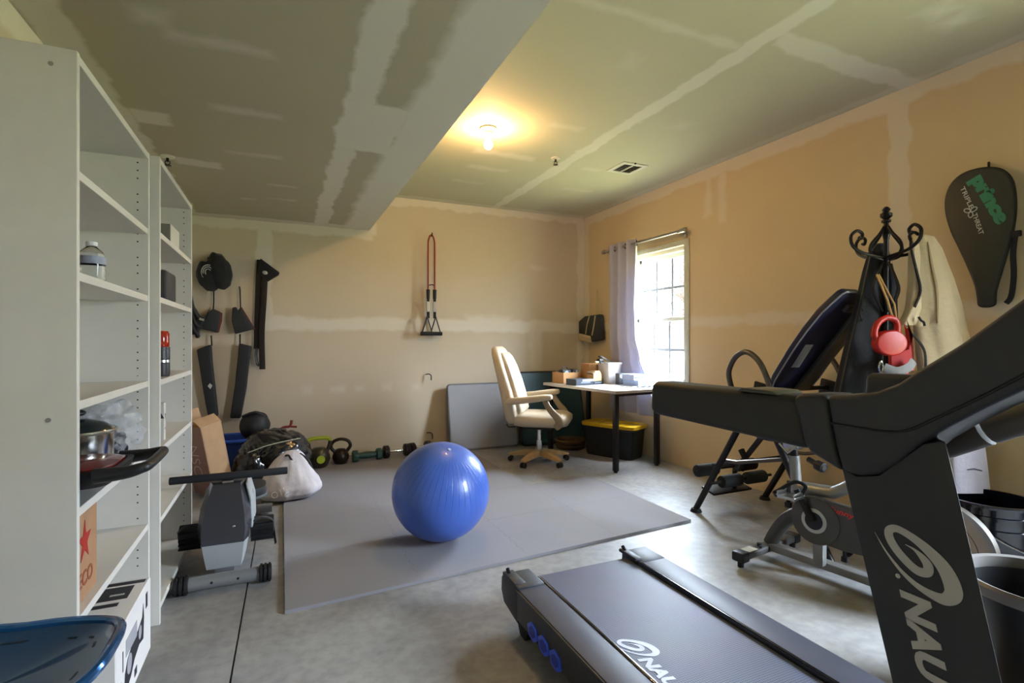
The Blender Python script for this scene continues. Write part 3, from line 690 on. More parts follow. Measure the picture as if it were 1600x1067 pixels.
# resistance cords with handles
bx, by = 1.478, YB - .085
t = thing('resistance_cord', 'red resistance cord with two black stirrup handles hanging on the back wall', 'exercise cord', (bx, by, 1.27))
m = MB(); m.tube([(bx, YB + .003, 2.335), (bx, YB - .06, 2.33), (bx, by - .02, 2.315), (bx, by - .03, 2.35)], .006, sm=4); m.build('hanger_hook', NAIL, t)
m = MB(); m.tube([(bx - .036, by, 1.73), (bx - .036, by, 2.18), (bx - .03, by, 2.28), (bx, by - .005, 2.33), (bx + .03, by, 2.28), (bx + .036, by, 2.18), (bx + .036, by, 1.73)], .009, sm=6); m.build('cord', M('red_rubber', '8e2a18', .5), t)
for s in (-1, 1):
    x = bx + s * .036
    m = MB(); m.cyl((x, by, 1.64), (x, by, 1.74), .017, .02); h_ = m.build('coupler', BLACKR, t)
    m = MB(); m.span((x - .02, by - .012, 1.50), (x + .02, by + .012, 1.61), .004); m.build('strap_tag', M('pale_webbing', 'b5b3ad', .8), t)
    m = MB(); m.span((x - .014, by - .006, 1.60), (x + .014, by + .006, 1.65), .002); m.span((x - .015, by - .006, 1.43), (x + .015, by + .006, 1.51), .002)
    yy = by + s * .014; dx = .015 * s
    m.tube([(x + dx, yy, 1.45), (x + dx - .055, yy, 1.27)], .011, flat=.4); m.tube([(x + dx, yy, 1.45), (x + dx + .055, yy, 1.27)], .011, flat=.4); m.build('stirrup_webbing', DKCLOTH, t)
    m = MB(); m.cyl((x + dx - .072, yy, 1.265), (x + dx + .072, yy, 1.265), .021, bev=.004); m.build('grip', BLACKR, t)

# black sports gear hung at the far end of the back wall
def poly_bk(pts, off): return [BK(a, b, off) for a, b in pts]
t = thing('padded_gloves', 'bunch of black padded gloves with white rings, hung highest beside the bookcase', 'gloves', tuple(BK(335, 450, .1)))
for (cx_, cy_, w_, h_, r_, off) in ((326, 432, .095, .14, -.35, .11), (343, 424, .10, .17, -.25, .12)):
    c = BK(cx_, cy_, off); m = MB(); m.ell(c, (w_, .075, h_), (0, r_, 0), 24, lambda p: 1 + .12 * noise.noise(p * 2.2)); m.build('glove', DKCLOTH, t)
m = MB()
for r_ in (.028, .048, .066): c = BK(325, 425, .186); m.tube([(c.x + r_ * math.cos(a) * .8, c.y + r_ * r_ * 2, c.z + r_ * math.sin(a)) for a in [.6 + k * .28 for k in range(13)]], .0045, seg=6)
m.build('white_rings', M('white_print', 'b9b9b4', .6), t)
m = MB(); pad(m, poly_bk([(325, 403), (340, 400), (357, 414), (356, 421), (348, 424), (338, 420), (326, 414)], .03), (0, -.07, 0)); m.build('cuff', DKCLOTH, t)
m = MB(); c = BK(338, 404, .11); m.ell(c, (.012, .006, .018)); m.build('white_tab', M('white_print', 'b9b9b4', .6), t)
RT_ = M('dark_red_trim', '5c2420', .7)
def pouch(label, pts, edge_pts, cordpts):
    c = BK(*pts[0], .05); t = thing('drawstring_pouch', label, 'pouch', tuple(c), 0, 'black pouches on the back wall')
    m = MB(); pad(m, poly_bk(pts, .015), (0, -.075, 0), .010); m.build('pouch_body', M('pouch_nylon', '22262a', .6, var=.12, bump=.2, bscale=30), t)
    m = MB(); pad(m, poly_bk(edge_pts, .03), (0, -.055, 0), .006); m.build('red_trim', RT_, t)
    m = MB(); m.tube([BK(a, b, o) for a, b, o in cordpts], .006, seg=6); m.build('cord', DKCLOTH, t)
pouch('black pouch with red edging hanging beneath the padded gloves', [(326, 489), (334, 483), (346, 488), (345, 500), (341, 520), (312, 513), (322, 498)], [(344, 488), (348, 489), (347, 502), (342, 520), (340, 519)], [(334, 450, .03), (334, 470, .03), (333, 488, .05)])
pouch('black pouch with red edging hanging alone to the right of its twin', [(364, 481), (370, 480), (372, 486), (377, 481), (398, 514), (368, 522), (363, 502)], [(375, 482), (378, 480), (399, 514), (396, 516)], [(374, 448, .0), (375, 452, .03), (376, 484, .04)])
m = MB(); r_ = [(300, 466), (304, 478), (313, 492), (321, 497), (318, 508), (312, 512), (313, 528), (308, 529), (306, 522), (299, 524), (296, 500)]
t = thing('strap_bundle', 'tangled bundle of black straps hanging against the bookcase side', 'straps', tuple(BK(305, 500, .1)))
pad(m, poly_bk(r_, .02), (0, -.09, 0), .02); m.build('strap_body', DKCLOTH, t)
m = MB()
for q in ([(299, 462), (303, 480), (310, 495), (320, 502)], [(300, 470), (305, 488), (316, 500), (322, 498)], [(301, 505), (304, 515), (312, 526)], [(299, 480), (306, 505), (316, 512)]): m.tube([BK(a, b, .12) for a, b in q], .011, sm=4, flat=.35)
m.build('loose_strap', M('strap_grey_black', '2b2b2d', .7), t)
m = MB(); c = BK(315, 499, .135); m.box(c, (.04, .01, .02), (0, .3, 0), .003); m.build('buckle', STEEL, t)

t = thing('gym_strap', 'long brown-black door strap with a triangular anchor pad hanging near the wall joint', 'strap', tuple(BK(407, 570, .05)))
m = MB(); pad(m, poly_bk([(407, 404), (437, 426), (436, 430), (418, 441), (404, 424)], .02), (0, -.035, 0), .01); m.build('anchor_pad', DKCLOTH, t)
BRN = M('brown_black_webbing', '1e1713', .8, var=.1, bump=.2, bscale=300)
m = MB(); m.tube([BK(a, b, .03) for a, b in ((406, 406), (404, 440), (402, 500), (401, 545))], .026, sm=5, flat=.12, up=(0, 1, 0)); m.build('webbing', BRN, t)
m = MB(); m.tube([BK(a, b, .045) for a, b in ((414, 432), (412, 470), (409, 520), (410, 577))], .026, sm=5, flat=.12, up=(0, 1, 0)); m.build('webbing', BRN, t)
m = MB(); m.tube([BK(a, b, .05) for a, b in ((401, 545), (400, 555), (402, 568), (405, 571))], .016, sm=5, flat=.4); m.build('buckle_loop', BLACKM, t)
m = MB(); c = BK(414, 426, .06); m.ell(c, (.024, .008, .018), (0, .3, 0)); m.build('label_patch', M('white_print', 'b9b9b4', .6), t)

def sleeve(label, pts, zip_, group, mark=None):
    t = thing('equipment_sleeve', label, 'bag', tuple(BK(*pts[-1], .05)), 0, group)
    m = MB(); pad(m, poly_bk(pts, .02), (0, -.08, 0), .014); m.build('sleeve_body', M('sleeve_nylon', '1f2124', .65, var=.12, bump=.3, bscale=14), t)
    m = MB(); m.tube([BK(a, b, .06) for a, b in zip_], .007, seg=6); m.build('hanging_cord', DKCLOTH, t)
    if mark:
        m = MB(); c = BK(*mark, .104); m.prism([(c.x - .018, c.y, c.z), (c.x, c.y, c.z + .026), (c.x + .02, c.y, c.z + .004), (c.x + .004, c.y, c.z - .03)], (0, -.003, 0)); m.build('white_mark', M('white_print', 'b9b9b4', .6), t)
    return t
sleeve('long narrow black sleeve bag with a small white mark, hung beside the bookcase', [(309, 546), (322, 541), (331, 538), (333, 565), (337, 600), (342, 648), (328, 658), (319, 610), (313, 570)], [(330, 524, ), (331, 540)], 'long black sleeve bags on the back wall', (328, 603))
sleeve('long narrow plain black sleeve bag reaching down behind the cardboard box', [(374, 536), (394, 541), (391, 556), (386, 605), (377, 652), (360, 652), (368, 600), (372, 560)], [(375, 522), (375, 538)], 'long black sleeve bags on the back wall')

# drawstring bag at the corner, on the window wall
t = thing('drawstring_bag', 'small black and cream drawstring bag hanging beside the curtain', 'bag', tuple(RT(928, 535, .05)))
ox = .06
def rt(pts, off): return [RT(a, b, off) for a, b in pts]
m = MB(); pad(m, rt([(911.5, 502), (921, 494), (944, 491), (946, 531), (932, 534), (912, 528)], .02), (-.075, 0, 0), .02); m.build('bag_body', M('dark_grey_canvas', '2b2b2a', .8, var=.1), t)
m = MB(); pad(m, rt([(910.5, 520), (931, 525), (932, 536), (912, 532)], .025), (-.085, 0, 0), .02); m.build('cream_base', M('cream_canvas', 'b2a585', .8), t)
m = MB()
for q in ([(921, 493), (917, 508), (915, 522)], [(930, 493), (928, 508), (925, 524)]): m.tube([RT(a, b, .105) for a, b in q], .007, seg=6)
for q in ([(931, 491), (932, 470), (933, 453), (935, 470), (930, 492)], [(933, 453), (937, 475), (940, 490)]): m.tube([RT(a, b, .04) for a, b in q], .0045, seg=6)
m.build('drawcord', M('cream_cord', 'b5a87e', .8), t)

# ------------------------------------------------------------------ heap beside the bookcase
t = thing('storage_bin', 'blue plastic bin standing at the back wall behind the cardboard box', 'bin', (-.38, 5.24, MZ))
BLU = M('blue_plastic', '24438e', .4, var=.04)
m = MB(); m.loft([[(px, py, z) for px, py in rect_loop(-.36, 5.24, hx_, hy_, 40, 6)] for (z, hx_, hy_) in ((.001, .25, .15), (.30, .29, .19), (.32, .29, .19), (.32, .275, .175), (.05, .235, .14), (.05, .1, .05))]); m.build('bin_body', BLU, t)
m = MB(); m.tube([(px, py, .315) for px, py in rect_loop(-.36, 5.24, .295, .195, 40, 6)], .016, closed=True, seg=8); m.build('rim', M('blue_rim', '2f56b8', .35), t)
m = MB(); c = V((-.22, 5.21, .42)); m.ell(c, (.125, .12, .13), (0, .2, 0), 28, lambda p: 1 + .06 * noise.noise(p * 2))
m.tube([(c.x - .1, c.y - .03, c.z + .09), (c.x, c.y - .06, c.z + .125), (c.x + .09, c.y - .03, c.z + .08)], .012, sm=4)
tag(m.build('round_bag', M('soft_black_nylon', '17181c', .6, var=.1)), 'round black soft bag resting on the blue bin', 'bag')
m = MB(); m.tube([(-.10, 5.22, .30), (.01, 5.21, .385), (.07, 5.21, .395), (.085, 5.21, .45)], .012, sm=3)
m.tube([(.06, 5.21, .395), (.13, 5.21, .385)], .009)
tag(m.build('red_stick', M('dark_red_paint', '7c2a26', .5)), 'dark red stick poking out above the black rubbish bag', 'stick')
# tall open cardboard box, tilted
Tb = Matrix.Translation((-.47, 4.60, MZ)) @ Matrix.Rotation(.75, 4, 'Z') @ Matrix.Rotation(-.21, 4, 'Y')
t = thing('cardboard_box', 'tall open cardboard box with pale lettering, tilted behind the rowing machine', 'box', (-.455, 4.66, MZ))
H = .56; wx, wy = .085, .105; th = .006
m = MB()
m.span((-wx, -wy, 0.02), (wx, wy, .03)); m.span((-wx, -wy, 0.02), (-wx + th, wy, H)); m.span((wx - th, -wy, 0.02), (wx, wy, H)); m.span((-wx, -wy, 0.02), (wx, -wy + th, H)); m.span((-wx, wy - th, 0.02), (wx, wy, H))
m.xf(Tb); m.build('box_body', M('box_card_tan', 'ae8d6a', .8), t)
m = MB(); m.prism([(-wx, -wy, H), (wx, -wy, H), (wx, -wy + .06, H + .05), (-wx, -wy + .06, H + .05)], (0, .004, .002)); m.xf(Tb); m.build('flap', M('box_card_tan', 'ae8d6a'), t)
m = MB(); m.prism([(-wx, wy, H), (wx, wy, H), (wx, wy + .02, H + .09), (-wx, wy + .02, H + .09)], (0, .004, .002)); m.xf(Tb); m.build('flap', M('box_card_tan', 'ae8d6a'), t)
m = MB(); m.span((-wx - .0008, -wy, 0.02), (-wx, wy, H)); m.xf(Tb); m.build('printed_face', M('mauve_card', '8a6c64', .8), t)
m = MB(); m.text('NSO', .13, (-wx - .001, .062, .42), (0, 0, -1), (0, -1, 0), bold=-.002); m.xf(Tb); m.build('lettering', M('pale_box_ink', 'b7a49a', .8), t)

# black rubbish bag and pale sack
def dense_(secs, k=5):
    out = []
    for a, b in zip(secs, secs[1:]):
        for i in range(k): f_ = i / k; out.append(tuple(x + (y - x) * f_ for x, y in zip(a, b)))
    out.append(secs[-1]); return out
def sack(fn_seed, amp, fr):
    o = V((fn_seed, fn_seed * 2.3, -fn_seed))
    return lambda p: 1 + amp * (noise.noise(p * fr + o) * .6 + abs(noise.noise(p * fr * 2 + o)) * .7 + .35 * abs(noise.noise(p * fr * 4.5 + o)) - .35)
GB = M('black_bin_liner', '131418', .26, var=.03, bump=.35, bscale=7, coat=.5)
t = thing('rubbish_bag', 'shiny black stuffed rubbish bag heaped behind the pale sack', 'bag', (-.05, 4.78, MZ))
m = MB(); m.ell((-.045, 4.80, .215), (.30, .25, .225), (.0, .12, .1), 72, sack(3, .22, 1.5)); m.build('bag_body', GB, t, sharp=70)
m = MB(); m.ell((-.235, 4.62, .17), (.12, .13, .165), (0, 0, .3), 48, sack(6, .24, 1.8)); m.build('bag_fold', GB, t, sharp=70)
m = MB(); m.tube([(-.24, 4.53, .31), (-.10, 4.535, .355), (.05, 4.545, .38), (.14, 4.56, .39)], .004, sm=4); m.build('drawstring', M('pale_string', 'a8a695', .7), t)
m = MB()
for q in ((-.13, 4.56, .33), (-.10, 4.55, .29), (.0, 4.555, .31), (-.2, 4.56, .27)): m.tube([V(q) + V((-.05, 0, -.05)), V(q) + V((.0, -.012, .0)), V(q) + V((.06, 0, .035))], [.003, .014, .003], sm=4, seg=8)
m.build('plastic_fold', GB, t)

from mathutils.bvhtree import BVHTree
WS = M('pale_canvas', 'c2bdc2', .85, var=.05, scale=6, bump=.3, bscale=26)
t = thing('canvas_sack', 'pale grey canvas sack with dark drawcords lying in front of the black rubbish bag', 'sack', (.08, 4.25, MZ))
secs = []
prof = [(0, .045, 4.235, .155, .125), (.012, .045, 4.235, .185, .155), (.04, .055, 4.235, .205, .168), (.08, .062, 4.24, .208, .165), (.13, .060, 4.26, .192, .148), (.18, .055, 4.29, .165, .125), (.225, .058, 4.32, .135, .102), (.265, .065, 4.345, .105, .078), (.295, .072, 4.36, .075, .052), (.312, .078, 4.365, .05, .03), (.318, .08, 4.366, .02, .012)]
for z, cx_, cy_, hx_, hy_ in dense_(prof, 4):
    ring = []
    for q in range(84):
        a = 2 * PI * q / 84; c_, s_ = math.cos(a), math.sin(a)
        n_ = 1 + .07 * noise.noise(V((c_ * 1.5, s_ * 1.5, z * 6))) + .055 * noise.noise(V((c_ * 4 + 3, s_ * 4, z * 9))) + .05 * math.sin(a * 7 + z * 22) * min(1, z / .2) * .6 + .02 * noise.noise(V((c_ * 9, s_ * 9, z * 30)))
        n_ += .16 * max(0, math.cos(a + .35)) ** 6 * max(0, 1 - abs(z - .06) / .11)      # the corner that slumps towards the room
        ring.append((cx_ + c_ * hx_ * n_, cy_ + s_ * hy_ * n_, MZ + z + .001))
    secs.append(ring)
m = MB(); m.loft(secs); bv = BVHTree.FromBMesh(m.bm); m.build('sack_body', WS, t, sharp=80)
c = V((.078, 4.36, .32))
m = MB(); m.tube([c + V((-.05, -.06, -.01)), c + V((-.03, -.085, -.005)), c + V((-.015, -.09, -.03)), c + V((.005, -.095, -.055))], .008, sm=4, seg=6)
m.tube([c + V((.05, -.03, -.01)), c + V((.11, -.05, -.06)), c + V((.135, -.07, -.12)), c + V((.165, -.09, -.18)), c + V((.20, -.09, -.25))], .011, sm=4, seg=6); m.build('drawcord', DKCLOTH, t)
m = MB(); o_ = V((-.062, 3.9, .048)); m.text('OIL', .062, o_, (.93, -.05, .36), (-.36, 0, .93), bold=.0008, ext=.001, space=1.35)
for v in m.bm.verts:                                                # laid onto the cloth
    h_ = bv.ray_cast(V((v.co.x, 3.5, v.co.z)), V((0, 1, 0)))
    if h_[0] is not None: v.co = h_[0] + V((0, -.008 if (v.co.y < o_.y) else -.0005, 0))
m.build('lettering', M('pale_sack_ink', 'f6f3f2', .8), t)

# ------------------------------------------------------------------ kettlebells and dumbbells along the back wall
def kettlebell(x, y, label, r, hgt, hw, bodym, handm, disc=None, round_handle=False, ry=0):
    t = thing('kettlebell', label, 'kettlebell', (x, y, MZ), ry, 'kettlebells along the back wall')
    m = MB(); m.lathe([(0, 0), (r * .62, 0), (r * .78, r * .12), (r, r * .7), (r * .97, r * 1.05), (r * .8, r * 1.5), (r * .5, r * 1.78), (0, r * 1.86)]); m.build('bell', bodym, t, local=True)
    z0 = r * 1.35
    if round_handle: P_ = [(-r * .62, 0, z0), (-hw * .98, 0, z0 + (hgt - z0) * .45), (-hw * .72, 0, hgt - .02), (0, 0, hgt), (hw * .72, 0, hgt - .02), (hw * .98, 0, z0 + (hgt - z0) * .45), (r * .62, 0, z0)]
    else: P_ = [(-r * .7, 0, z0), (-hw, 0, hgt - .05), (-hw * .92, 0, hgt - .012), (-hw * .5, 0, hgt), (hw * .5, 0, hgt), (hw * .92, 0, hgt - .012), (hw, 0, hgt - .05), (r * .7, 0, z0)]
    if handm is bodym or round_handle: m = MB(); m.tube(P_, [.017, .016, .0155, .015, .0155, .016, .017], sm=5, seg=12); m.build('handle', handm, t, local=True)
    else:
        for pq in (P_[:3], P_[-3:]): m = MB(); m.tube(pq, .017, sm=5, seg=12); m.build('horn', bodym, t, local=True)
        m = MB(); m.tube([(-hw * .98, 0, hgt - .03)] + P_[2:6] + [(hw * .98, 0, hgt - .03)], .0185, sm=5, seg=12); m.build('handle', handm, t, local=True)
    if disc: m = MB(); m.cyl((0, -r * .985, r * .85), (0, -r * 1.02, r * .85), r * .36, seg=28); m.build('badge', disc, t, local=True)
    return t
BRZ = M('dark_olive_vinyl', '2f2a1c', .35, var=.1, coat=.3)
LIME = M('lime_rubber', '9ba51c', .45)
kettlebell(.318, 5.12, 'dark kettlebell with a lime green handle and badge by the back wall', .10, .265, .098, BRZ, LIME, LIME, ry=.1)
kettlebell(.516, 5.18, 'plain dark bronze kettlebell with a round handle, beside the lime-handled one', .078, .232, .09, M('dark_bronze_iron', '2a1e16', .32, metal=.4, var=.1), M('dark_bronze_iron', '2a1e16'), round_handle=True)
kettlebell(.165, 5.25, 'black kettlebell half hidden between the rubbish bag and the lime-handled kettlebell', .085, .22, .085, BLACKP, BLACKP, round_handle=True, ry=.5)
def dumbbell(x, y, label, L, rh, headm, barm, hexa, rz):
    t = thing('dumbbell', label, 'dumbbell', (x, y, MZ), rz, 'dumbbells along the back wall')
    for s in (-1, 1):
        m = MB()
        if hexa:
            m.cyl((s * L, 0, rh * .87), (s * (L - .05), 0, rh * .87), rh, seg=6, bev=.006)
            m.xf(Matrix.Translation((0, 0, rh * .87)) @ Matrix.Rotation(0, 4, 'X') @ Matrix.Translation((0, 0, -rh * .87)))
        else: m.lathe([(0, 0), (rh * .8, 0), (rh, .008), (rh, .02), (rh * .94, .024), (rh, .028), (rh, .05), (rh * .8, .058), (0, .058)], T=Matrix.Translation((s * L, 0, rh)) @ Matrix.Rotation(-s * PI / 2, 4, 'Y'))
        m.build('head', headm, t, local=True)
    z = rh * (.87 if hexa else 1)
    m = MB(); kk = 1.9 if hexa else 1.0; m.lathe([(.014 * kk, -L + .04), (.0165 * kk, -L * .4), (.018 * kk, 0), (.0165 * kk, L * .4), (.014 * kk, L - .04)], T=Matrix.Translation((0, 0, z)) @ Matrix.Rotation(PI / 2, 4, 'Y'), seg=16); m.build('grip', barm, t, local=True)
GRN = M('dark_green_vinyl', '24463e', .45, var=.06)
dumbbell(.765, 5.20, 'dark green hex dumbbell beside the bronze kettlebell', .14, .06, GRN, GRN, True, .08)
dumbbell(1.06, 5.24, 'black round dumbbell with a chrome grip, between the green dumbbell and the blue ball', .135, .062, M('black_rubber_head', '1c1514', .5), CHROME, False, .1)
dumbbell(1.33, 5.36, 'black dumbbell mostly hidden behind the top of the blue ball', .12, .055, M('black_rubber_head', '1c1514'), CHROME, False, .25)

# ------------------------------------------------------------------ panels leaning at the back wall
def leaning(name, label, x0, x1, h, th, ybot, ytop, mat, edge_mat, r=.04):
    t = thing(name, label, 'panel', ((x0 + x1) / 2, ybot, .0), 0)
    a = math.atan2(ytop - ybot, h)
    out = []
    for (cx_, cz_, a0) in ((x1 - r, h - r, 0), (x0 + r, h - r, PI / 2), (x0 + r, r, PI), (x1 - r, r, 1.5 * PI)):
        for k in range(6): q = a0 + k / 5 * PI / 2; out.append((cx_ + r * math.cos(q), 0, cz_ + r * math.sin(q)))
    T = Matrix.Translation((0, ybot, MZ)) @ Matrix.Rotation(-a, 4, 'X')
    m = MB(); m.prism(out, (0, th, 0)); m.xf(T); m.build('board', mat, t)
    m = MB(); m.tube([V((x, th / 2, z)) for x, y, z in out], th * .56, closed=True, seg=8); m.xf(T); m.build('edge_band', edge_mat, t)
    return t
leaning('folded_mat', 'plain grey board with rounded corners leaning on the back wall behind the armchair', 1.66, 2.44, .70, .03, 5.30, 5.44, M('grey_board', '8e8f96', .6, var=.02), M('grey_board_edge', '6f7076', .5), .03)
leaning('folded_tabletop', 'dark teal board with rounded corners leaning in the corner behind the desk', 2.475, 3.30, .82, .03, 5.24, 5.42, M('dark_teal_board', '22424a', .45, var=.03), M('black_edge', '12181a', .5), .05)
# ------------------------------------------------------------------ desk in the corner
DZ = .74
d0 = V((2.70, 3.80, 0)); dl = V((2.56, 4.92, 0)) - d0; LEN = dl.length; dl.normalize(); dwv = V((dl.y, -dl.x, 0)); WID = .63
DA = math.atan2(dwv.y, dwv.x)
t = thing('desk', 'white-topped desk with dark square legs in the corner by the window', 'desk', tuple(d0 + dl * LEN / 2 + dwv * WID / 2), DA)
def dsk(u, v, z): p = d0 + dwv * u + dl * v; return V((p.x, p.y, z))
m = MB(); m.prism([dsk(0, 0, DZ - .028), dsk(WID, 0, DZ - .028), dsk(WID, LEN, DZ - .028), dsk(0, LEN, DZ - .028)], (0, 0, .028), .003); m.build('desktop', M('marbled_white_top', 'c0bab6', .4, var=.06, scale=25), t)
m = MB()
for (a, b) in (((0, 0), (WID, 0)), ((0, 0), (0, LEN))): 
    pa, pb = dsk(a[0], a[1], DZ - .015), dsk(b[0], b[1], DZ - .015); n_ = (pb - pa).normalized().cross(V((0, 0, 1))) * .0008
    m.prism([pa + n_ - V((0, 0, .012)), pb + n_ - V((0, 0, .012)), pb + n_ + V((0, 0, .008)), pa + n_ + V((0, 0, .008))], n_)
m.build('rough_edge', M('worn_edge', 'b8a598', .8, var=.25, scale=90), t)
LEGM = M('dark_leg_metal', '1c1a1c', .45, metal=.2)
for u in (.055, WID - .055):
    for v in (.06, LEN - .06):
        m = MB(); p = dsk(u, v, 0); m.box((p.x, p.y, (DZ - .03) / 2 + .008), (.042, .042, DZ - .03 - .012), (0, 0, DA), .002)
        l_ = m.build('leg', LEGM, t); m = MB(); m.cyl((p.x, p.y, 0), (p.x, p.y, .016), .018); m.build('foot', BLACKR, l_)
m = MB()
for v in (.06, LEN - .06): m.tube([dsk(.055, v, DZ - .045), dsk(WID - .055, v, DZ - .045)], .016, seg=4)
m.build('under_rail', LEGM, t)

def fd(px, py, z=DZ): return PX(px, py, 2, z)
def dbox(name, label, cat, c, s, rz, mat, group=None, z=DZ):
    t = thing(name, label, cat, (c.x, c.y, z), rz, group)
    m = MB(); m.span((-s[0] / 2, -s[1] / 2, .0005), (s[0] / 2, s[1] / 2, s[2]), .0015, 1); m.build('box_body', mat, t, local=True); return t
# open cardboard box with gadgets inside
c = dsk(.20, .98, DZ)
t = thing('open_carton', 'open low brown cardboard box full of gadgets at the far end of the desk', 'box', tuple(c), DA)
CT = M('orange_card', 'b08458', .8)
m = MB(); X_, Y_, H_, h_ = .115, .10, .115, .004
m.span((-X_, -Y_, .001), (X_, Y_, .006)); m.span((-X_, -Y_, .001), (-X_ + h_, Y_, H_)); m.span((X_ - h_, -Y_, .001), (X_, Y_, H_)); m.span((-X_, -Y_, .001), (X_, -Y_ + h_, H_)); m.span((-X_, Y_ - h_, .001), (X_, Y_, H_)); m.build('box_body', CT, t, local=True)
m = MB(); m.span((-.06, -.02, .02), (.05, .05, .10), .004)
m = MB()
cam_ = thing('action_camera', 'black gadget with a pale lens lying on top in the open carton', 'gadget', tuple(c + V((-.03, -.02, .09))), DA)
m.span((-.06, -.04, -.08), (.05, .04, .05), .008); m.build('gadget_body', BLACKP, cam_, local=True)
m = MB(); m.cyl((-.02, -.041, .02), (-.02, -.06, .02), .024); m.build('lens', M('pale_blue_lens', '9fb6c8', .15, coat=.5), cam_, local=True)
m = MB(); m.tube([(-.05, 0, .05), (-.02, 0, .075), (.02, 0, .075), (.04, 0, .05)], .006, sm=4); m.build('strap_loop', BLACKR, cam_, local=True)
g2 = thing('black_gadget', 'black rounded gadget beside the lens gadget in the open carton', 'gadget', tuple(c + V((.075, .0, .10))), DA)
m = MB(); m.span((-.035, -.05, -.085), (.03, .04, .045), .012); m.build('gadget_body', BLACKR, g2, local=True); m = MB(); m.cyl((0, -.05, .02), (0, -.07, .02), .014); m.build('knob', GREYM, g2, local=True)

# dark boxes with pale ends
b1 = dbox('flat_box', 'dark navy flat box with a pale printed end, in front of the open carton', 'box', dsk(.155, .70, 0), (.22, .17, .062), DA, M('navy_print', '2c3440', .45, var=.1))
m = MB(); m.span((.1095, -.08, .006), (.1105, .08, .058)); m.build('pale_end', M('pale_blue_print', 'a9b6cf', .5, var=.12, scale=60), b1, local=True)
m = MB(); m.span((-.05, -.0856, .022), (.07, -.0846, .038)); m.build('printed_band', M('grey_print', '6d7480', .5), b1, local=True)
m = MB(); m.span((-.03, -.086, .04), (.1095, -.0846, .06)); m.build('pale_front', M('pale_blue_print', 'a9b6cf'), b1, local=True)
b2 = dbox('flat_box', 'dark slim box lying under the little house-shaped carton', 'box', dsk(.352, .70, 0), (.13, .12, .032), DA + .03, M('dark_blue_print', '1e2836', .45, var=.1))
m = MB(); m.span((-.05, -.0606, .012), (.04, -.0596, .022)); m.build('printed_band', M('grey_print', '6d7480'), b2, local=True)
c = dsk(.35, .70, DZ + .0325)
t = thing('small_carton', 'little tan carton with sloping open flaps on top of the slim box', 'box', tuple(c), DA)
m = MB(); m.prism([(-.055, -.05, 0), (.055, -.05, 0), (.055, -.05, .07), (.03, -.05, .105), (-.03, -.05, .105), (-.055, -.05, .07)], (0, .10, 0), .002, 1); m.build('carton_body', M('tan_card', 'bd9c74', .8), t, local=True)
m = MB(); m.prism([(-.056, -.05, .07), (-.03, -.05, .106), (-.075, -.05, .085)], (0, .10, 0)); m.build('open_flap', M('brown_card_inside', '6e5336', .8), t, local=True)
# tall white tub with brown card beside
c = dsk(.445, .86, DZ)
t = thing('brown_carton', 'tall brown carton behind the white tapered tub on the desk', 'box', tuple(c), DA)
m = MB(); m.span((-.09, -.07, .0005), (.06, .07, .205), .002, 1); m.build('box_body', CT, t, local=True)
m = MB(); m.span((-.09, -.0705, .13), (-.01, -.0695, .135)); m.build('tape', M('brown_tape', '8a6038', .4), t, local=True)
c = dsk(.532, .67, DZ)
t = thing('white_tub', 'tall white tapered tub standing in the middle of the desk', 'tub', tuple(c), DA)
def rr(hx_, hy_, z): return [(px, py, z) for px, py in rect_loop(0, 0, hx_, hy_, 32, 9)]
m = MB(); m.loft([rr(.082, .07, .001), rr(.098, .085, .20), rr(.104, .09, .202), rr(.104, .09, .222), rr(.094, .082, .222), rr(.078, .065, .01)]); m.build('tub_body', M('white_tub_plastic', 'c2bebb', .45), t, local=True)
m = MB(); m.tube([(.104, -.02, .2), (.13, -.02, .20), (.135, 0, .17), (.13, .02, .2), (.104, .02, .2)], .005, sm=4); m.build('handle', M('white_tub_plastic', 'c2bebb'), t, local=True)
c = dsk(.46, .70, DZ + .222)
t = thing('folding_tool', 'black and silver folding gadget lying across the top of the white tub', 'gadget', tuple(c), DA)
m = MB(); m.tube([(-.02, 0, .062), (.03, 0, .04), (.09, 0, .012)], .012, flat=.6); m.build('silver_arm', STEEL, t, local=True)
m = MB(); m.span((-.06, -.02, .0), (.0, .03, .035), .006); m.span((-.05, -.012, .055), (-.01, .012, .068), .003); m.tube([(-.04, 0, .03), (-.03, 0, .06)], .006); m.span((-.09, -.08, -.004), (.1, -.072, .004)); m.build('black_clamp', BLACKP, t, local=True)
m = MB(); m.span((-.10, -.012, -.002), (-.055, .012, .014), .003); m.build('cream_grip', M('cream_plastic', 'd8c49a', .5), t, local=True)
# box group by the curtain
b3 = dbox('upright_box', 'small upright dark box with a round picture beside the white tub', 'box', dsk(.535, .515, 0), (.085, .055, .115), DA, M('charcoal_print', '3a3b40', .45, var=.1))
m = MB(); m.cyl((-.01, -.0275, .085), (-.01, -.0285, .085), .02); m.build('round_picture', M('pale_grey_ink', 'a9aeaa'), b3, local=True)
LB = M('pale_blue_carton', '93a9d6', .5, var=.15, scale=30)
c1 = dsk(.50, .30, 0); 
b4 = dbox('blue_carton', 'pale blue printed carton lying nearest the window, under its twin', 'box', dsk(.54, .30, 0), (.15, .20, .062), DA + .05, LB, 'pale blue cartons on the desk')
m = MB(); m.span((-.02, -.1006, .01), (.07, -.0996, .055)); m.build('bright_panel', M('cyan_print', '5b8fd0', .45, var=.1), b4, local=True)
b5 = dbox('blue_carton', 'pale blue printed carton stacked upon another near the window', 'box', dsk(.53, .32, 0), (.15, .18, .055), DA - .06, M('paler_blue_carton', 'a9b8d8', .5, var=.12, scale=30), 'pale blue cartons on the desk', DZ + .0625)
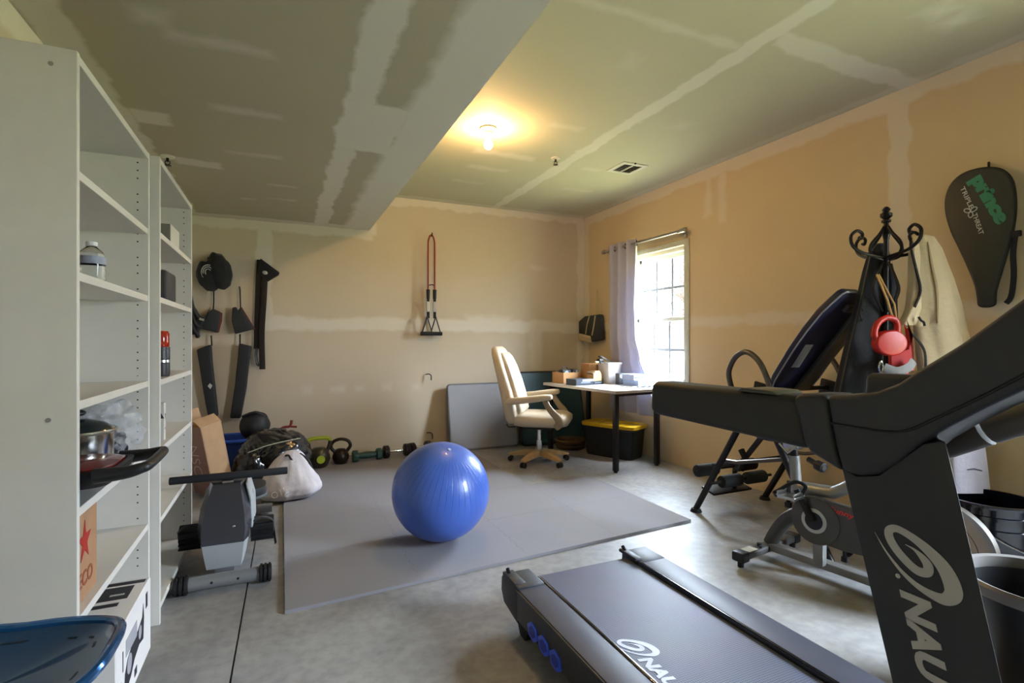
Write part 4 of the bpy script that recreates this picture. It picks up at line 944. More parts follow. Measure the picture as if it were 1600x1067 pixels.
m = MB(); m.span((-.07, -.0906, .02), (.04, -.0896, .03)); m.build('printed_band', M('dark_blue_ink', '3c4f86', .5), b5, local=True)
m = MB(); z = DZ + .005
m.tube([dsk(.47, .22, z), dsk(.43, .16, z), dsk(.47, .12, z), dsk(.52, .18, z), dsk(.55, .12, z), dsk(.60, .15, z), dsk(.60, .19, z)], .0045, sm=6, seg=6)
tag(m.build('cable', BLACKR), 'thin black cable curled on the front of the desk', 'cable')
m = MB(); m.tube([dsk(.33, .22, z), dsk(.36, .16, z), dsk(.40, .20, z), dsk(.36, .27, z)], .0045, sm=6, seg=6, closed=True); m.tube([dsk(.37, .17, z + .006), dsk(.40, .13, z + .01), dsk(.41, .10, z)], .004, seg=6)
tag(m.build('white_cable', M('white_cable', 'd4d2cc', .5)), 'small white cable coil in front of the upright dark box', 'cable')

# storage tote under the desk
TA_, TB_ = V((2.90, 4.67, 0)), V((3.13, 4.15, 0)); e1 = (TB_ - TA_); L1 = e1.length; e1.normalize(); e2 = V((-e1.y, e1.x, 0)); W1 = .30
tc2 = TA_ + e1 * L1 / 2 + e2 * W1 / 2; ra = math.atan2(e1.y, e1.x)
t = thing('storage_tote', 'black storage tote with a yellow lid under the desk', 'storage box', tuple(tc2), ra)
m = MB(); m.loft([[(px, py, z) for px, py in rect_loop(0, 0, hx_, hy_, 48, 7)] for z, hx_, hy_ in ((.001, L1 / 2 - .02, W1 / 2 - .015), (.02, L1 / 2 - .012, W1 / 2 - .01), (.285, L1 / 2 + .01, W1 / 2 + .005), (.29, L1 / 2 + .02, W1 / 2 + .012), (.312, L1 / 2 + .02, W1 / 2 + .012))]); m.build('tote_body', M('tote_black', '16181a', .45, var=.05), t, local=True)
YL = M('tote_yellow', 'd6a818', .35, var=.03)
m = MB(); m.loft([[(px, py, z) for px, py in rect_loop(0, 0, hx_, hy_, 48, 7)] for z, hx_, hy_ in ((.305, L1 / 2 + .03, W1 / 2 + .02), (.335, L1 / 2 + .032, W1 / 2 + .022), (.342, L1 / 2 + .022, W1 / 2 + .014), (.342, L1 / 2 - .02, W1 / 2 - .02), (.332, L1 / 2 - .035, W1 / 2 - .03), (.334, .1, .04))]); m.build('lid', YL, t, local=True)
m = MB()
for k in range(4): x = -L1 / 2 + .09 + k * .145; m.span((x, -W1 / 2 + .05, .331), (x + .075, W1 / 2 - .05, .337), .002)
m.build('lid_rib', YL, t, local=True)
# round basket under desk
t = thing('round_basket', 'low round brown basket on the floor under the far end of the desk', 'basket', (2.93, 4.98, 0))
m = MB(); m.lathe([(0, .0), (.15, 0), (.165, .03), (.165, .04), (.155, .05), (.165, .06), (.165, .085), (.15, .095), (.13, .08), (.12, .03), (0, .03)], (2.93, 4.98, 0), seg=40); m.build('basket_body', M('brown_wicker', '4a3a2a', .8, var=.2, scale=60, bump=.4), t)
m = MB(); m.tube([(2.93 + .16 * math.cos(a), 4.98 + .16 * math.sin(a), .088) for a in [k * 2 * PI / 40 for k in range(40)]], .014, closed=True); m.build('rim', M('brown_wicker_rim', '5a4630', .8, var=.2, scale=60), t)

# ------------------------------------------------------------------ curtain and rod
xr_ = XR - .085
t = thing('curtain_rod', 'brushed metal curtain rod above the window', 'curtain rod', (xr_, 4.3, 2.19))
m = MB(); m.cyl((xr_, 3.705, 2.205), (xr_, 4.98, 2.205), .013); m.build('rod', STEEL, t)
for yy in (3.70, 4.985): m = MB(); m.cyl((xr_, yy - .025, 2.205), (xr_, yy + .025, 2.205), .022, bev=.004); m.build('finial', STEEL, t)
for yy in (3.76, 4.92): m = MB(); m.span((xr_ - .012, yy - .012, 2.185), (XR, yy + .012, 2.205), .003); m.span((XR - .012, yy - .02, 2.15), (XR, yy + .02, 2.25), .003); m.build('bracket', STEEL, t)
def lerp(tab, v):
    for (a, x), (b, y) in zip(tab, tab[1:]):
        if v <= b: k = (v - a) / (b - a); k = k * k * (3 - 2 * k); return x + (y - x) * k
    return tab[-1][1]
RE = [(0, 4.375), (.35, 4.375), (.55, 4.35), (.68, 4.27), (.80, 4.17), (.90, 4.10), (1, 4.08)]
LE = [(0, 4.91), (.5, 4.90), (.75, 4.88), (1, 4.90)]
def curt(u, v):
    y = lerp(LE, v) + (lerp(RE, v) - lerp(LE, v)) * u
    amp = .038 * (1 - .35 * v); ph = 1.3 * v * math.sin(2.2 * v)
    x = xr_ + amp * math.sin(u * 2 * PI * 3.5 + ph + .5) + .012 * math.sin(u * 17 + v * 5) * v - .05 * v * math.sin(PI * v) * u + .015 * v
    y += .012 * math.sin(v * 7 + u * 9) * v
    return (min(x, XR - .012), y, 2.255 - 1.83 * v)
CURT = bpy.data.materials.new('curtain_fabric'); CURT.use_nodes = True; nt = CURT.node_tree
pb = nt.nodes['Principled BSDF']; pb.inputs['Base Color'].default_value = lin('bcb8c4'); pb.inputs['Roughness'].default_value = .85; pb.inputs['Sheen Weight'].default_value = .2
wv = nt.nodes.new('ShaderNodeTexNoise'); wv.inputs['Scale'].default_value = 260; bp = nt.nodes.new('ShaderNodeBump'); bp.inputs['Strength'].default_value = .15; bp.inputs['Distance'].default_value = .003
nt.links.new(wv.outputs['Fac'], bp.inputs['Height']); nt.links.new(bp.outputs['Normal'], pb.inputs['Normal'])
tl = nt.nodes.new('ShaderNodeBsdfTranslucent'); tl.inputs['Color'].default_value = lin('c4c6d8'); mxc = nt.nodes.new('ShaderNodeMixShader'); mxc.inputs[0].default_value = .14
nt.links.new(pb.outputs[0], mxc.inputs[1]); nt.links.new(tl.outputs[0], mxc.inputs[2]); nt.links.new(mxc.outputs[0], nt.nodes['Material Output'].inputs['Surface'])
t = thing('curtain', 'long pale grey grommet curtain drawn to one side of the window', 'curtain', (xr_, 4.6, 0))
m = MB(); m.sheet(curt, 110, 60, .003); m.build('drape', CURT, t)
for k in range(6):
    y = 4.90 - k * .0955 - .04; m = MB()
    m.tube([(xr_ + .024 * math.cos(a) * .3, y + .004 * math.sin(a * 2), 2.205 + .026 * math.sin(a)) for a in [q * 2 * PI / 20 for q in range(20)]], .005, closed=True, seg=6); m.build('grommet', M('dark_grommet', '4a4648', .3, metal=.8), t)

# ------------------------------------------------------------------ office chair
CH = (2.30, 4.50, 0.0); CA = math.radians(-36)
t = thing('office_chair', 'cream leather office armchair on a wooden five-star base', 'chair', CH, CA)
LEA = M('cream_leather', 'c6b7a0', .5, var=.04, scale=8, bump=.12, bscale=180); WOOD = M('pale_oak', 'b08d5e', .45, var=.12, scale=30); WOODG = M('greyed_oak', '8a7a62', .5, var=.1, scale=30)
def rsec(cx_, z, hx_, hy_, e=4, n=36, tilt=0): return [(cx_ + px, py, z + tilt * px) for px, py in rect_loop(0, 0, hx_, hy_, n, e)]
# seat
m = MB(); m.loft([rsec(.03, .372, .22, .20, 5), rsec(.03, .385, .26, .245, 4.5), rsec(.03, .425, .285, .26, 4.2), rsec(.03, .462, .285, .258, 4.2), rsec(.025, .488, .25, .23, 4), rsec(.02, .495, .15, .14, 3)]); m.build('seat', LEA, t, local=True, sharp=60)
# backrest
bk = [(.40, -.235, .05, .21), (.44, -.235, .072, .24), (.55, -.25, .082, .252), (.70, -.283, .078, .258), (.85, -.325, .068, .255), (.98, -.365, .06, .24), (1.06, -.392, .055, .215), (1.11, -.41, .042, .18), (1.13, -.415, .02, .14)]
m = MB(); m.loft([rsec(x, z, hx_, hy_, 3.4) for z, x, hx_, hy_ in bk]); m.build('backrest', LEA, t, local=True, sharp=60)
# front cushion panel of the backrest
bk2 = [(.49, -.175, .03, .19), (.52, -.165, .04, .205), (.66, -.195, .045, .212), (.80, -.235, .042, .212), (.94, -.285, .04, .2), (1.03, -.325, .036, .18), (1.07, -.345, .02, .155)]
m = MB(); m.loft([rsec(x, z, hx_, hy_, 3.4) for z, x, hx_, hy_ in bk2]); m.build('back_cushion', LEA, t, local=True, sharp=60)
for s in (-1, 1):
    m = MB(); m.loft([[(x, s * .285 + py, z + pz) for py, pz in rect_loop(0, 0, hw_, hh_, 24, 3)] for x, z, hw_, hh_ in ((-.27, .615, .02, .02), (-.24, .62, .038, .034), (-.1, .635, .042, .032), (.08, .662, .042, .03), (.15, .668, .038, .026), (.165, .668, .02, .014))])
    a_ = m.build('armrest', LEA, t, local=True, sharp=60)
    m = MB(); m.tube([(.10, s * .285, .645), (.115, s * .29, .60), (.155, s * .285, .54), (.215, s * .275, .47), (.225, s * .27, .42), (.19, s * .262, .385)], [.026, .028, .03, .036, .038, .03], sm=5, seg=10, flat=.5, up=(0, 1, 0)); m.build('arm_support', WOODG, a_, local=True)
m = MB(); m.cyl((0, 0, .10), (0, 0, .22), .030); m.cyl((0, 0, .20), (0, 0, .345), .022); m.cyl((0, 0, .055), (0, 0, .11), .045); m.build('gas_post', CHROME, t, local=True)
m = MB(); m.span((-.13, -.09, .33), (.13, .09, .374), .012); m.build('tilt_mechanism', BLACKP, t, local=True)
m = MB(); m.tube([(-.2, -.2, .372), (-.26, -.225, .372), (-.28, -.225, .40)], .008); m.build('lever', BLACKP, t, local=True)
for k in range(5):
    a = k * 2 * PI / 5 + math.radians(-36 - 4); c, s = math.cos(a), math.sin(a)
    m = MB(); n_ = V((-s, c, 0)); 
    def arm(r_, w_, z0_, z1_): p = V((c * r_, s * r_, 0)); return [p + n_ * w_ + V((0, 0, z0_)), p - n_ * w_ + V((0, 0, z0_)), p - n_ * w_ * .8 + V((0, 0, z1_)), p + n_ * w_ * .8 + V((0, 0, z1_))]
    m.loft([arm(.02, .035, .075, .125), arm(.15, .032, .068, .115), arm(.27, .028, .06, .085), arm(.31, .022, .06, .075)])
    l_ = m.build('base_leg', WOOD, t, local=True, sharp=25)
    p = V((c * .29, s * .29, 0)); m = MB()
    for sg in (-1, 1): q = p + n_ * .016 * sg; m.cyl(q + V((0, 0, .025)) - n_ * .008, q + V((0, 0, .025)) + n_ * .008, .025, seg=20)
    m.cyl(p + V((0, 0, .03)), p + V((0, 0, .064)), .008); m.build('caster', M('caster_black', '1a1716', .3, coat=.3), l_, local=True)

# ------------------------------------------------------------------ exercise ball
bc = V((.858, 2.952, .285 + MZ)); br_ = .284
bmz = bpy.data.materials.new('blue_vinyl'); bmz.use_nodes = True; nt = bmz.node_tree; N = nt.nodes; L = nt.links
b = N['Principled BSDF']; b.inputs['Roughness'].default_value = .33; b.inputs['Coat Weight'].default_value = .15; b.inputs['Subsurface Weight'].default_value = 0.0
tc = N.new('ShaderNodeTexCoord'); sp = N.new('ShaderNodeSeparateXYZ'); L.new(tc.outputs['Object'], sp.inputs[0])
at = N.new('ShaderNodeMath'); at.operation = 'ARCTAN2'; L.new(sp.outputs['Y'], at.inputs[0]); L.new(sp.outputs['X'], at.inputs[1])
ml_ = N.new('ShaderNodeMath'); ml_.operation = 'MULTIPLY'; ml_.inputs[1].default_value = 44; L.new(at.outputs[0], ml_.inputs[0])
sn = N.new('ShaderNodeMath'); sn.operation = 'SINE'; L.new(ml_.outputs[0], sn.inputs[0])
pw = N.new('ShaderNodeMapRange'); pw.inputs['From Min'].default_value = .86; pw.inputs['From Max'].default_value = 1.0; L.new(sn.outputs[0], pw.inputs['Value'])
fz = N.new('ShaderNodeMapRange'); fz.inputs['From Min'].default_value = .02; fz.inputs['From Max'].default_value = .16; L.new(sp.outputs['Z'], fz.inputs['Value'])
fm = N.new('ShaderNodeMath'); fm.operation = 'MULTIPLY'; L.new(pw.outputs['Result'], fm.inputs[0]); L.new(fz.outputs['Result'], fm.inputs[1])
mx = N.new('ShaderNodeMix'); mx.data_type = 'RGBA'; mx.inputs['A'].default_value = lin('4668c2'); mx.inputs['B'].default_value = lin('3450a0'); L.new(fm.outputs[0], mx.inputs['Factor']); L.new(mx.outputs['Result'], b.inputs['Base Color'])
bp = N.new('ShaderNodeBump'); bp.inputs['Strength'].default_value = .25; bp.inputs['Distance'].default_value = .004; bp.invert = True; L.new(fm.outputs[0], bp.inputs['Height']); L.new(bp.outputs['Normal'], b.inputs['Normal'])
t = thing('exercise_ball', 'large blue exercise ball on the foam floor tiles', 'exercise ball', tuple(bc - V((0, 0, br_))))
axd = V((.06, -.38, .90)).normalized()
m = MB(); m.ell((0, 0, 0), (br_, br_, br_), None, 72); o = m.build('ball_skin', bmz, t, local=True, sharp=180)
o.location = (0, 0, br_); o.rotation_euler = axd.to_track_quat('Z', 'Y').to_euler()
m = MB(); m.cyl(bc + axd * (br_ - .002), bc + axd * (br_ + .004), .009); m.build('valve_plug', M('pale_plug', 'c8cede', .3), t)

# ------------------------------------------------------------------ ceiling: bulb, sprinklers, vent
p = V((1.362, 3.473, ZC))
t = thing('ceiling_lamp', 'bare bulb in a round white lampholder on the ceiling', 'lamp', tuple(p))
m = MB(); m.lathe([(0, 0), (.058, 0), (.06, -.012), (.05, -.022), (.036, -.03), (.03, -.055), (.026, -.06), (0, -.06)], tuple(p)); m.build('lampholder', M('porcelain', 'd6d0c2', .35), t)
bl = bpy.data.materials.new('lit_bulb'); bl.use_nodes = True; nt = bl.node_tree; b = nt.nodes['Principled BSDF']; b.inputs['Base Color'].default_value = (1, .9, .75, 1); b.inputs['Emission Color'].default_value = BULBC; b.inputs['Emission Strength'].default_value = BULB
nz = nt.nodes.new('ShaderNodeTexNoise'); nz.inputs['Scale'].default_value = 5
m = MB(); m.lathe([(.013, -.055), (.014, -.075), (.02, -.09), (.029, -.108), (.031, -.122), (.026, -.14), (.014, -.151), (0, -.154)], tuple(p)); m.build('bulb', bl, t, sharp=180)
def sprinkler(label, x, y, z):
    t = thing('sprinkler', label, 'sprinkler', (x, y, z), 0, 'ceiling sprinklers')
    m = MB(); m.lathe([(0, 0), (.04, 0), (.038, -.008), (.02, -.012), (0, -.012)], (x, y, z)); m.build('escutcheon', M('white_enamel', 'c9c8bd', .4), t)
    m = MB(); m.cyl((x, y, z - .035), (x, y, z - .01), .008); m.tube([(x - .012, y, z - .03), (x - .013, y, z - .045), (x, y, z - .055), (x + .013, y, z - .045), (x + .012, y, z - .03)], .003, seg=6); m.lathe([(0, -.055), (.02, -.056), (.02, -.058), (0, -.058)], (x, y, z)); m.build('sprinkler_head', M('dark_brass', '3a332a', .4, metal=.7), t)
sprinkler('fire sprinkler on the high ceiling between the bulb and the vent', 2.10, 3.81, ZC)
sprinkler('fire sprinkler on the low ceiling above the second bookcase', -.653, 3.838, ZS)
t = thing('ceiling_vent', 'white square ceiling vent near the window wall', 'vent', (2.80, 3.77, ZC))
EN = M('white_enamel', 'c9c8bd')
m = MB(); c = V((2.80, 3.77, ZC)); m.span(c + V((-.13, -.13, -.008)), c + V((.13, -.09, 0))); m.span(c + V((-.13, .09, -.008)), c + V((.13, .13, 0))); m.span(c + V((-.13, -.09, -.008)), c + V((-.09, .09, 0))); m.span(c + V((.09, -.09, -.008)), c + V((.13, .09, 0))); m.span(c + V((-.01, -.09, -.008)), c + V((.01, .09, 0))); m.build('frame', EN, t)
m = MB(); m.span(c + V((-.09, -.09, -.002)), c + V((.09, .09, -.0005))); m.build('dark_duct', M('duct_black', '2c2c28', .9), t)
m = MB()
for k in range(7): y = c.y - .078 + k * .026; m.box((c.x, y, ZC - .005), (.18, .016, .0015), (.6, 0, 0))
m.build('louver', M('louver_grey', '8f9186', .5), t)
m = MB(); m.span(c + V((-.02, -.142, -.012)), c + V((-.008, -.13, -.002))); m.build('damper_lever', M('dark_brass', '3a332a'), t)
# ------------------------------------------------------------------ inversion table
IM = M('gunmetal_tube', '2c2a2a', .35, metal=.5, var=.05)
t = thing('inversion_table', 'folding inversion table with a navy padded back and dark tube legs by the window wall', 'inversion table', (2.96, 2.28, 0))
xl, xr2 = 2.63, 3.30; AP = (2.255, .83)
for x, s in ((xl, -1), (xr2, 1)):
    for yf in (2.757, 1.79):
        m = MB(); m.tube([(x, yf, .018), (x, AP[0] + (yf - AP[0]) * .04, AP[1])], .021, seg=12); l_ = m.build('leg', IM, t)
        m = MB(); m.cyl((x, yf, 0), (x, yf, .022), .040, .030, seg=20); m.build('foot_cap', BLACKR, l_)
    m = MB(); m.tube([(x, 2.20, .80), (x, 2.16, .88), (x, 2.20, 1.0), (x, 2.26, 1.08), (x, 2.34, 1.115), (x, 2.42, 1.075), (x, 2.47, .98), (x, 2.445, .88)], .017, sm=6, seg=12); m.build('hand_loop', M('bronze_grey_tube', '5c5650', .35, metal=.6), t)
    m = MB(); m.tube([(x - s * .02, 2.53, .40), (x - s * .02, 2.42, .41), (x - s * .02, 2.08, .50)], .012, seg=8); m.build('spreader', M('bronze_grey_tube', '5c5650'), t)
    m = MB(); m.box((x - s * .03, AP[0], AP[1] + .03), (.02, .10, .14), (.2, 0, 0), .006); m.cyl((x - s * .06, AP[0], AP[1] + .05), (x - s * .0, AP[0], AP[1] + .05), .02); m.build('pivot_plate', BLACKM, t)
for yy, zz in ((2.60, .35), (1.88, .2)): m = MB(); m.cyl((xl, yy, zz), (xr2, yy, zz), .014); m.build('cross_tube', IM, t)
# frame of the bed: from the ankle end up to the head end
def bed(s, off=0.0, lat=0.0):
    # s metres along the bed from the pivot, off = towards the upper side, lat = across
    c = V((2.97 - .14 * max(0, s), 2.26 - .627 * s, .87 + .779 * s)); return c + V((lat, .779 * off, .627 * off))
m = MB(); m.cyl((xl + .03, AP[0], AP[1] + .05), (xr2 - .03, AP[0], AP[1] + .05), .014); m.tube([bed(-.78, -.02), bed(-.1, -.02)], .02, seg=4); m.build('boom', IM, t)
m = MB(); m.box(bed(.33, -.012, .075), (.115, .025, .62), Matrix.Rotation(0, 4, 'Z') @ Matrix.Rotation(math.atan2(.627, .779), 4, 'X'), .004)
m.box(bed(.64, -.010, .02), (.125, .02, .045), Matrix.Rotation(math.atan2(.627, .779), 4, 'X'), .003); m.build('bed_frame', M('olive_grey_frame', '45443f', .4, metal=.4), t)
NAVY = M('navy_vinyl', '1a1d38', .45, var=.06, bump=.1, bscale=200)
prof = [(-.02, .15), (.0, .18), (.08, .20), (.30, .20), (.45, .185), (.58, .155), (.66, .115), (.71, .085), (.725, .06)]
out = [bed(s, .02, h_) for s, h_ in prof] + [bed(s, .02, -h_) for s, h_ in reversed(prof)]
nrm = V((0, .779, .627))
m = MB(); m.prism(out, nrm * .045, .012, 3); p_ = m.build('back_pad', NAVY, t)
m = MB(); m.tube([q + nrm * .004 for q in out], .005, closed=True, seg=6); m.build('piping', M('pale_piping', '8d8ea0', .5), p_)
m = MB(); q = bed(.27, .0188, -.10); a_ = V((-.14, -.627, .779)).normalized(); b_ = V((1, 0, 0)); m.prism([q - a_ * .09 - b_ * .035, q + a_ * .09 - b_ * .035, q + a_ * .09 + b_ * .035, q - a_ * .09 + b_ * .035], nrm * -.0006); m.build('paper_label', M('pale_label', 'b8b9c2', .6), t)
m = MB(); m.tube([bed(-.05, -.02), bed(-.12, .07), bed(-.18, .16)], .012); m.cyl(bed(-.18, .16, -.07) , bed(-.18, .16, .07), .017); m.build('locking_lever', IM, t)
FOAM = M('black_grip_foam', '1a1b1b', .8, bump=.2, bscale=300)
for (yy, zz, rows) in ((2.74, .285, ((2.62, 2.80), (2.985, 3.17))), (2.60, .235, ((2.70, 2.87), (2.93, 3.10)))):
    m = MB(); m.cyl((2.62, yy, zz), (3.17, yy, zz), .010); m.build('roller_bar', IM, t)
    for a, b in rows: m = MB(); m.cyl((a, yy, zz), (b, yy, zz), .042, seg=24, bev=.008); m.build('ankle_roller', FOAM, t)
m = MB(); m.box((2.90, 2.74, .135), (.36, .12, .016), (.2, 0, 0), .004); m.tube([(2.95, 2.72, .14), (2.955, 2.72, .26)], .016); m.build('footrest', BLACKM, t)
m = MB(); m.tube([(2.95, 2.66, .28), (2.95, 2.62, .36), (2.95, 2.66, .42)], .022, seg=10); m.build('ankle_adjuster', FOAM, t)

# ------------------------------------------------------------------ coat rack with what hangs on it
K = V((2.94, 1.70, 0)); kr = -math.radians(24.04)
t = thing('coat_rack', 'black wrought-iron coat rack with scrolled hooks by the window wall', 'coat rack', tuple(K), kr)
IRON = M('wrought_iron', '15110f', .42, metal=.4, var=.1)
m = MB(); m.cyl((0, 0, .12), (0, 0, 1.765), .0125); m.build('pole', IRON, t, local=True)
m = MB(); m.lathe([(.012, 1.72), (.02, 1.75), (.012, 1.77), (.012, 1.81), (.022, 1.815), (.022, 1.825), (.012, 1.83), (.028, 1.845), (.028, 1.86), (.014, 1.87), (.02, 1.882), (.01, 1.895), (0, 1.90)], seg=16); m.build('finial', IRON, t, local=True)
for k in range(4):
    R_ = Matrix.Rotation(k * PI / 2 + PI + .12, 4, 'Z')
    m = MB(); m.tube([(.0, 0, 1.63), (.06, 0, 1.635), (.14, 0, 1.65), (.195, 0, 1.685), (.205, 0, 1.735), (.17, 0, 1.765), (.14, 0, 1.75), (.145, 0, 1.725), (.16, 0, 1.73)], .0085, sm=6, seg=8); m.xf(R_); m.build('scroll_hook', IRON, t, local=True)
    R2 = Matrix.Rotation(k * PI / 2 + .12, 4, 'Z')
    m = MB(); m.tube([(.012, 0, 1.79), (.04, 0, 1.75), (.085, 0, 1.70), (.095, 0, 1.66), (.07, 0, 1.63), (.02, 0, 1.615)], .0075, sm=6, seg=8); m.tube([(.015, 0, 1.60), (.05, 0, 1.53), (.075, 0, 1.46), (.05, 0, 1.39), (.02, 0, 1.34)], .007, sm=6, seg=8); m.xf(R2); m.build('scroll_brace', IRON, t, local=True)
for k in range(3):
    R_ = Matrix.Rotation(k * 2 * PI / 3 + .6, 4, 'Z')
    m = MB(); m.tube([(.012, 0, .36), (.05, 0, .22), (.13, 0, .12), (.17, 0, .05), (.175, 0, .012), (.155, 0, .03)], .011, sm=6); m.xf(R_); m.build('foot_scroll', IRON, t, local=True)

def garment(secs, n=64, folds=7, amp=.12, seed=1.0, e=2.6):
    rings = []
    for i, (z, cx_, cy_, hx_, hy_) in enumerate(secs):
        ring = []
        for q in range(n):
            a = 2 * PI * q / n; c, s = math.cos(a), math.sin(a)
            r_ = 1 + amp * math.sin(a * folds + seed + z * 2.2) * .6 + amp * noise.noise(V((c * 1.7 + seed, s * 1.7, z * 2.4)))
            ring.append((cx_ + hx_ * math.copysign(abs(c) ** (2 / e), c) * r_, cy_ + hy_ * math.copysign(abs(s) ** (2 / e), s) * r_, z))
        rings.append(ring)
    m = MB(); m.loft(rings); return m
def dense(secs, k=5):
    out = []
    P = [V(s) for s in []]
    for a, b in zip(secs, secs[1:]):
        for i in range(k): f_ = i / k; out.append(tuple(x + (y - x) * f_ for x, y in zip(a, b)))
    out.append(secs[-1]); return out
GS = .948
def _fit(m, z0):      # bring a garment drawn for a taller rack down to this one, about its hanging height
    m.xf(Matrix.Translation((0, 0, .0614)) @ Matrix.Scale(GS, 4)); m.xf(Matrix.Translation((0, 0, -z0))); return m
t = thing('black_jacket', 'long black jacket hanging on the pole side of the coat rack', 'jacket', (K.x, K.y, 1.7), kr)
m = garment(dense([(1.74, .0, .05, .015, .012), (1.69, -.005, .05, .05, .028), (1.58, -.01, .055, .07, .035), (1.4, -.035, .055, .085, .04), (1.15, -.075, .06, .105, .045), (.9, -.12, .065, .12, .05), (.62, -.145, .07, .13, .055)]), folds=6, amp=.14, seed=2); _fit(m, 1.7); m.build('jacket_body', DKCLOTH, t, local=True, sharp=80)
m = garment(dense([(1.62, .035, .03, .02, .018), (1.5, .045, .03, .035, .028), (1.3, .04, .03, .042, .03), (1.12, .03, .03, .04, .03)]), folds=4, amp=.12, seed=4); _fit(m, 1.7); m.build('sleeve', DKCLOTH, t, local=True, sharp=80)
m = MB(); m.tube([(-.125, .02, 1.37 - 1.7), (-.145, .0, 1.345 - 1.7), (-.14, .0, 1.31 - 1.7), (-.115, .02, 1.30 - 1.7), (-.10, .03, 1.335 - 1.7)], .005, sm=5, closed=True, seg=6); m.xf(Matrix.Translation((0, 0, 1.7))); _fit(m, 1.7); m.build('hem_cord', BLACKR, t, local=True)
CRM = M('cream_cloth', 'c8b494', .85, var=.05, bump=.25, bscale=60, sheen=.2)
t = thing('cream_coat', 'long cream coat with dark lining on the coat rack hook nearest the racket cover', 'coat', (K.x, K.y, 1.7), kr)
m = garment(dense([(1.775, .20, .0, .02, .02), (1.765, .205, .0, .05, .035), (1.70, .215, .0, .075, .05), (1.55, .235, .0, .105, .062), (1.38, .265, .0, .125, .07), (1.2, .30, .0, .135, .07), (.9, .35, .0, .135, .07), (.6, .385, .0, .13, .065), (.39, .40, .0, .13, .06)]), n=84, folds=5, amp=.13, seed=.6); _fit(m, 1.7); m.build('coat_body', CRM, t, local=True, sharp=80)
m = garment(dense([(1.74, .14, -.02, .018, .02), (1.64, .142, -.02, .026, .026), (1.5, .145, -.02, .03, .028), (1.36, .125, -.03, .035, .03), (1.27, .09, -.03, .04, .03)]), folds=3, amp=.1, seed=5); _fit(m, 1.7); m.build('coat_sleeve', CRM, t, local=True, sharp=80)
m = MB(); m.tube([(.135, -.03, .04), (.125, -.05, -.02), (.15, -.055, -.14), (.165, -.06, -.24), (.13, -.065, -.33)], .013, sm=5, flat=.5); m.tube([(.09, -.07, -.46), (.13, -.085, -.51), (.165, -.09, -.58), (.17, -.09, -.70)], .012, sm=5, flat=.5); m.xf(Matrix.Translation((-.02, 0, 1.7))); _fit(m, 1.7); m.build('dark_lining', M('dark_brown_lining', '1d1713', .8), t, local=True)
m = MB(); m.tube([(.17, -.078, -.385), (.18, -.083, -.405), (.195, -.083, -.415), (.20, -.082, -.435)], .006, sm=4); m.xf(Matrix.Translation((-.05, 0, 1.7))); _fit(m, 1.7); m.build('toggle', BLACKR, t, local=True)
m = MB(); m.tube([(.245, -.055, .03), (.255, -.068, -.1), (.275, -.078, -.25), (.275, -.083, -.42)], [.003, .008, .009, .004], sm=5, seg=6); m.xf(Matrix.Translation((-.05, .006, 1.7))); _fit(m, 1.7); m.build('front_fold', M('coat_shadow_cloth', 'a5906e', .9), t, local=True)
t = thing('lit_hem', 'lowest hem of the cream coat with a stitched pocket, window light in its lilac colour', 'garment', (K.x - .05 * .913, K.y + .05 * .407, .9), kr)
m = garment(dense([(.95, .37, -.095, .08, .025), (.75, .40, -.10, .10, .03), (.5, .415, -.10, .105, .032), (.365, .42, -.10, .11, .034)]), folds=4, amp=.09, seed=3.3); _fit(m, .9); m.build('hem_body', M('lit_hem_cloth', 'bfb9c6', .85, var=.05, bump=.2, bscale=60), t, local=True, sharp=80)  # hem paler than the coat: window light put into the cloth colour
m = MB(); m.tube([(.37, -.128, -.37), (.40, -.131, -.365), (.44, -.131, -.375)], .003, seg=6); m.build('pocket_seam', M('dark_thread', '55505a', .8), t, local=True)
# red leash and harness
t = thing('retractable_leash', 'bright red retractable dog leash hanging on the coat rack', 'leash', (K.x - .085 * .913, K.y + .085 * .407, 1.17), kr)
m = MB(); zc_ = 0.0
m.prism([(.015 + .078 * c * (1 if c > 0 else 1.05), -.145, zc_ + .068 * s if s > -.2 else zc_ + .064 * s) for c, s in ((math.cos(q * 2 * PI / 28), math.sin(q * 2 * PI / 28)) for q in range(28))], (0, .05, 0), .010, 3); m.build('leash_case', REDC, t, local=True)
m = MB(); m.tube([(-.028, -.12, .0), (-.062, -.12, .04), (-.05, -.12, .095), (-.01, -.12, .128), (.035, -.12, .125), (.055, -.12, .095), (.052, -.12, .05)], [.018, .017, .016, .015, .015, .014, .016], sm=5, seg=12); m.build('grip_loop', REDC, t, local=True)
m = MB(); m.tube([(.03, -.12, .13), (.02, -.10, .22), (.0, -.05, .36)], .006, seg=6); m.tube([(.05, -.12, .12), (.055, -.10, .2), (.01, -.05, .36)], .005, seg=6); m.build('hanging_cord', M('tan_cord', 'a8804e', .8), t, local=True)
HR = M('red_webbing', 'a52424', .7, var=.08)
t = thing('dog_harness', 'red fabric dog harness with a grey collar strap hanging under the leash', 'harness', (K.x - .075 * .913, K.y + .075 * .407, 1.05), kr)
m = MB(); m.prism([(.03, -.10, .06), (.12, -.10, .09), (.135, -.10, .16), (.12, -.10, .20), (.09, -.10, .10), (.06, -.10, -.02), (.155, -.10, -.01), (.145, -.10, .06), (.135, -.10, .10)][:4] + [(.15, -.10, .02), (.15, -.10, -.02), (.03, -.10, -.01)], (0, .025, 0), .006); m.build('harness_vest', HR, t, local=True)
m = MB(); m.tube([(-.03, -.13, .0), (.02, -.15, -.02), (.08, -.15, .0), (.12, -.13, .03)], .022, sm=5, flat=.25, up=(0, 1, 0)); m.build('grey_strap', M('reflective_grey', '74716e', .7), t, local=True)
m = MB(); 
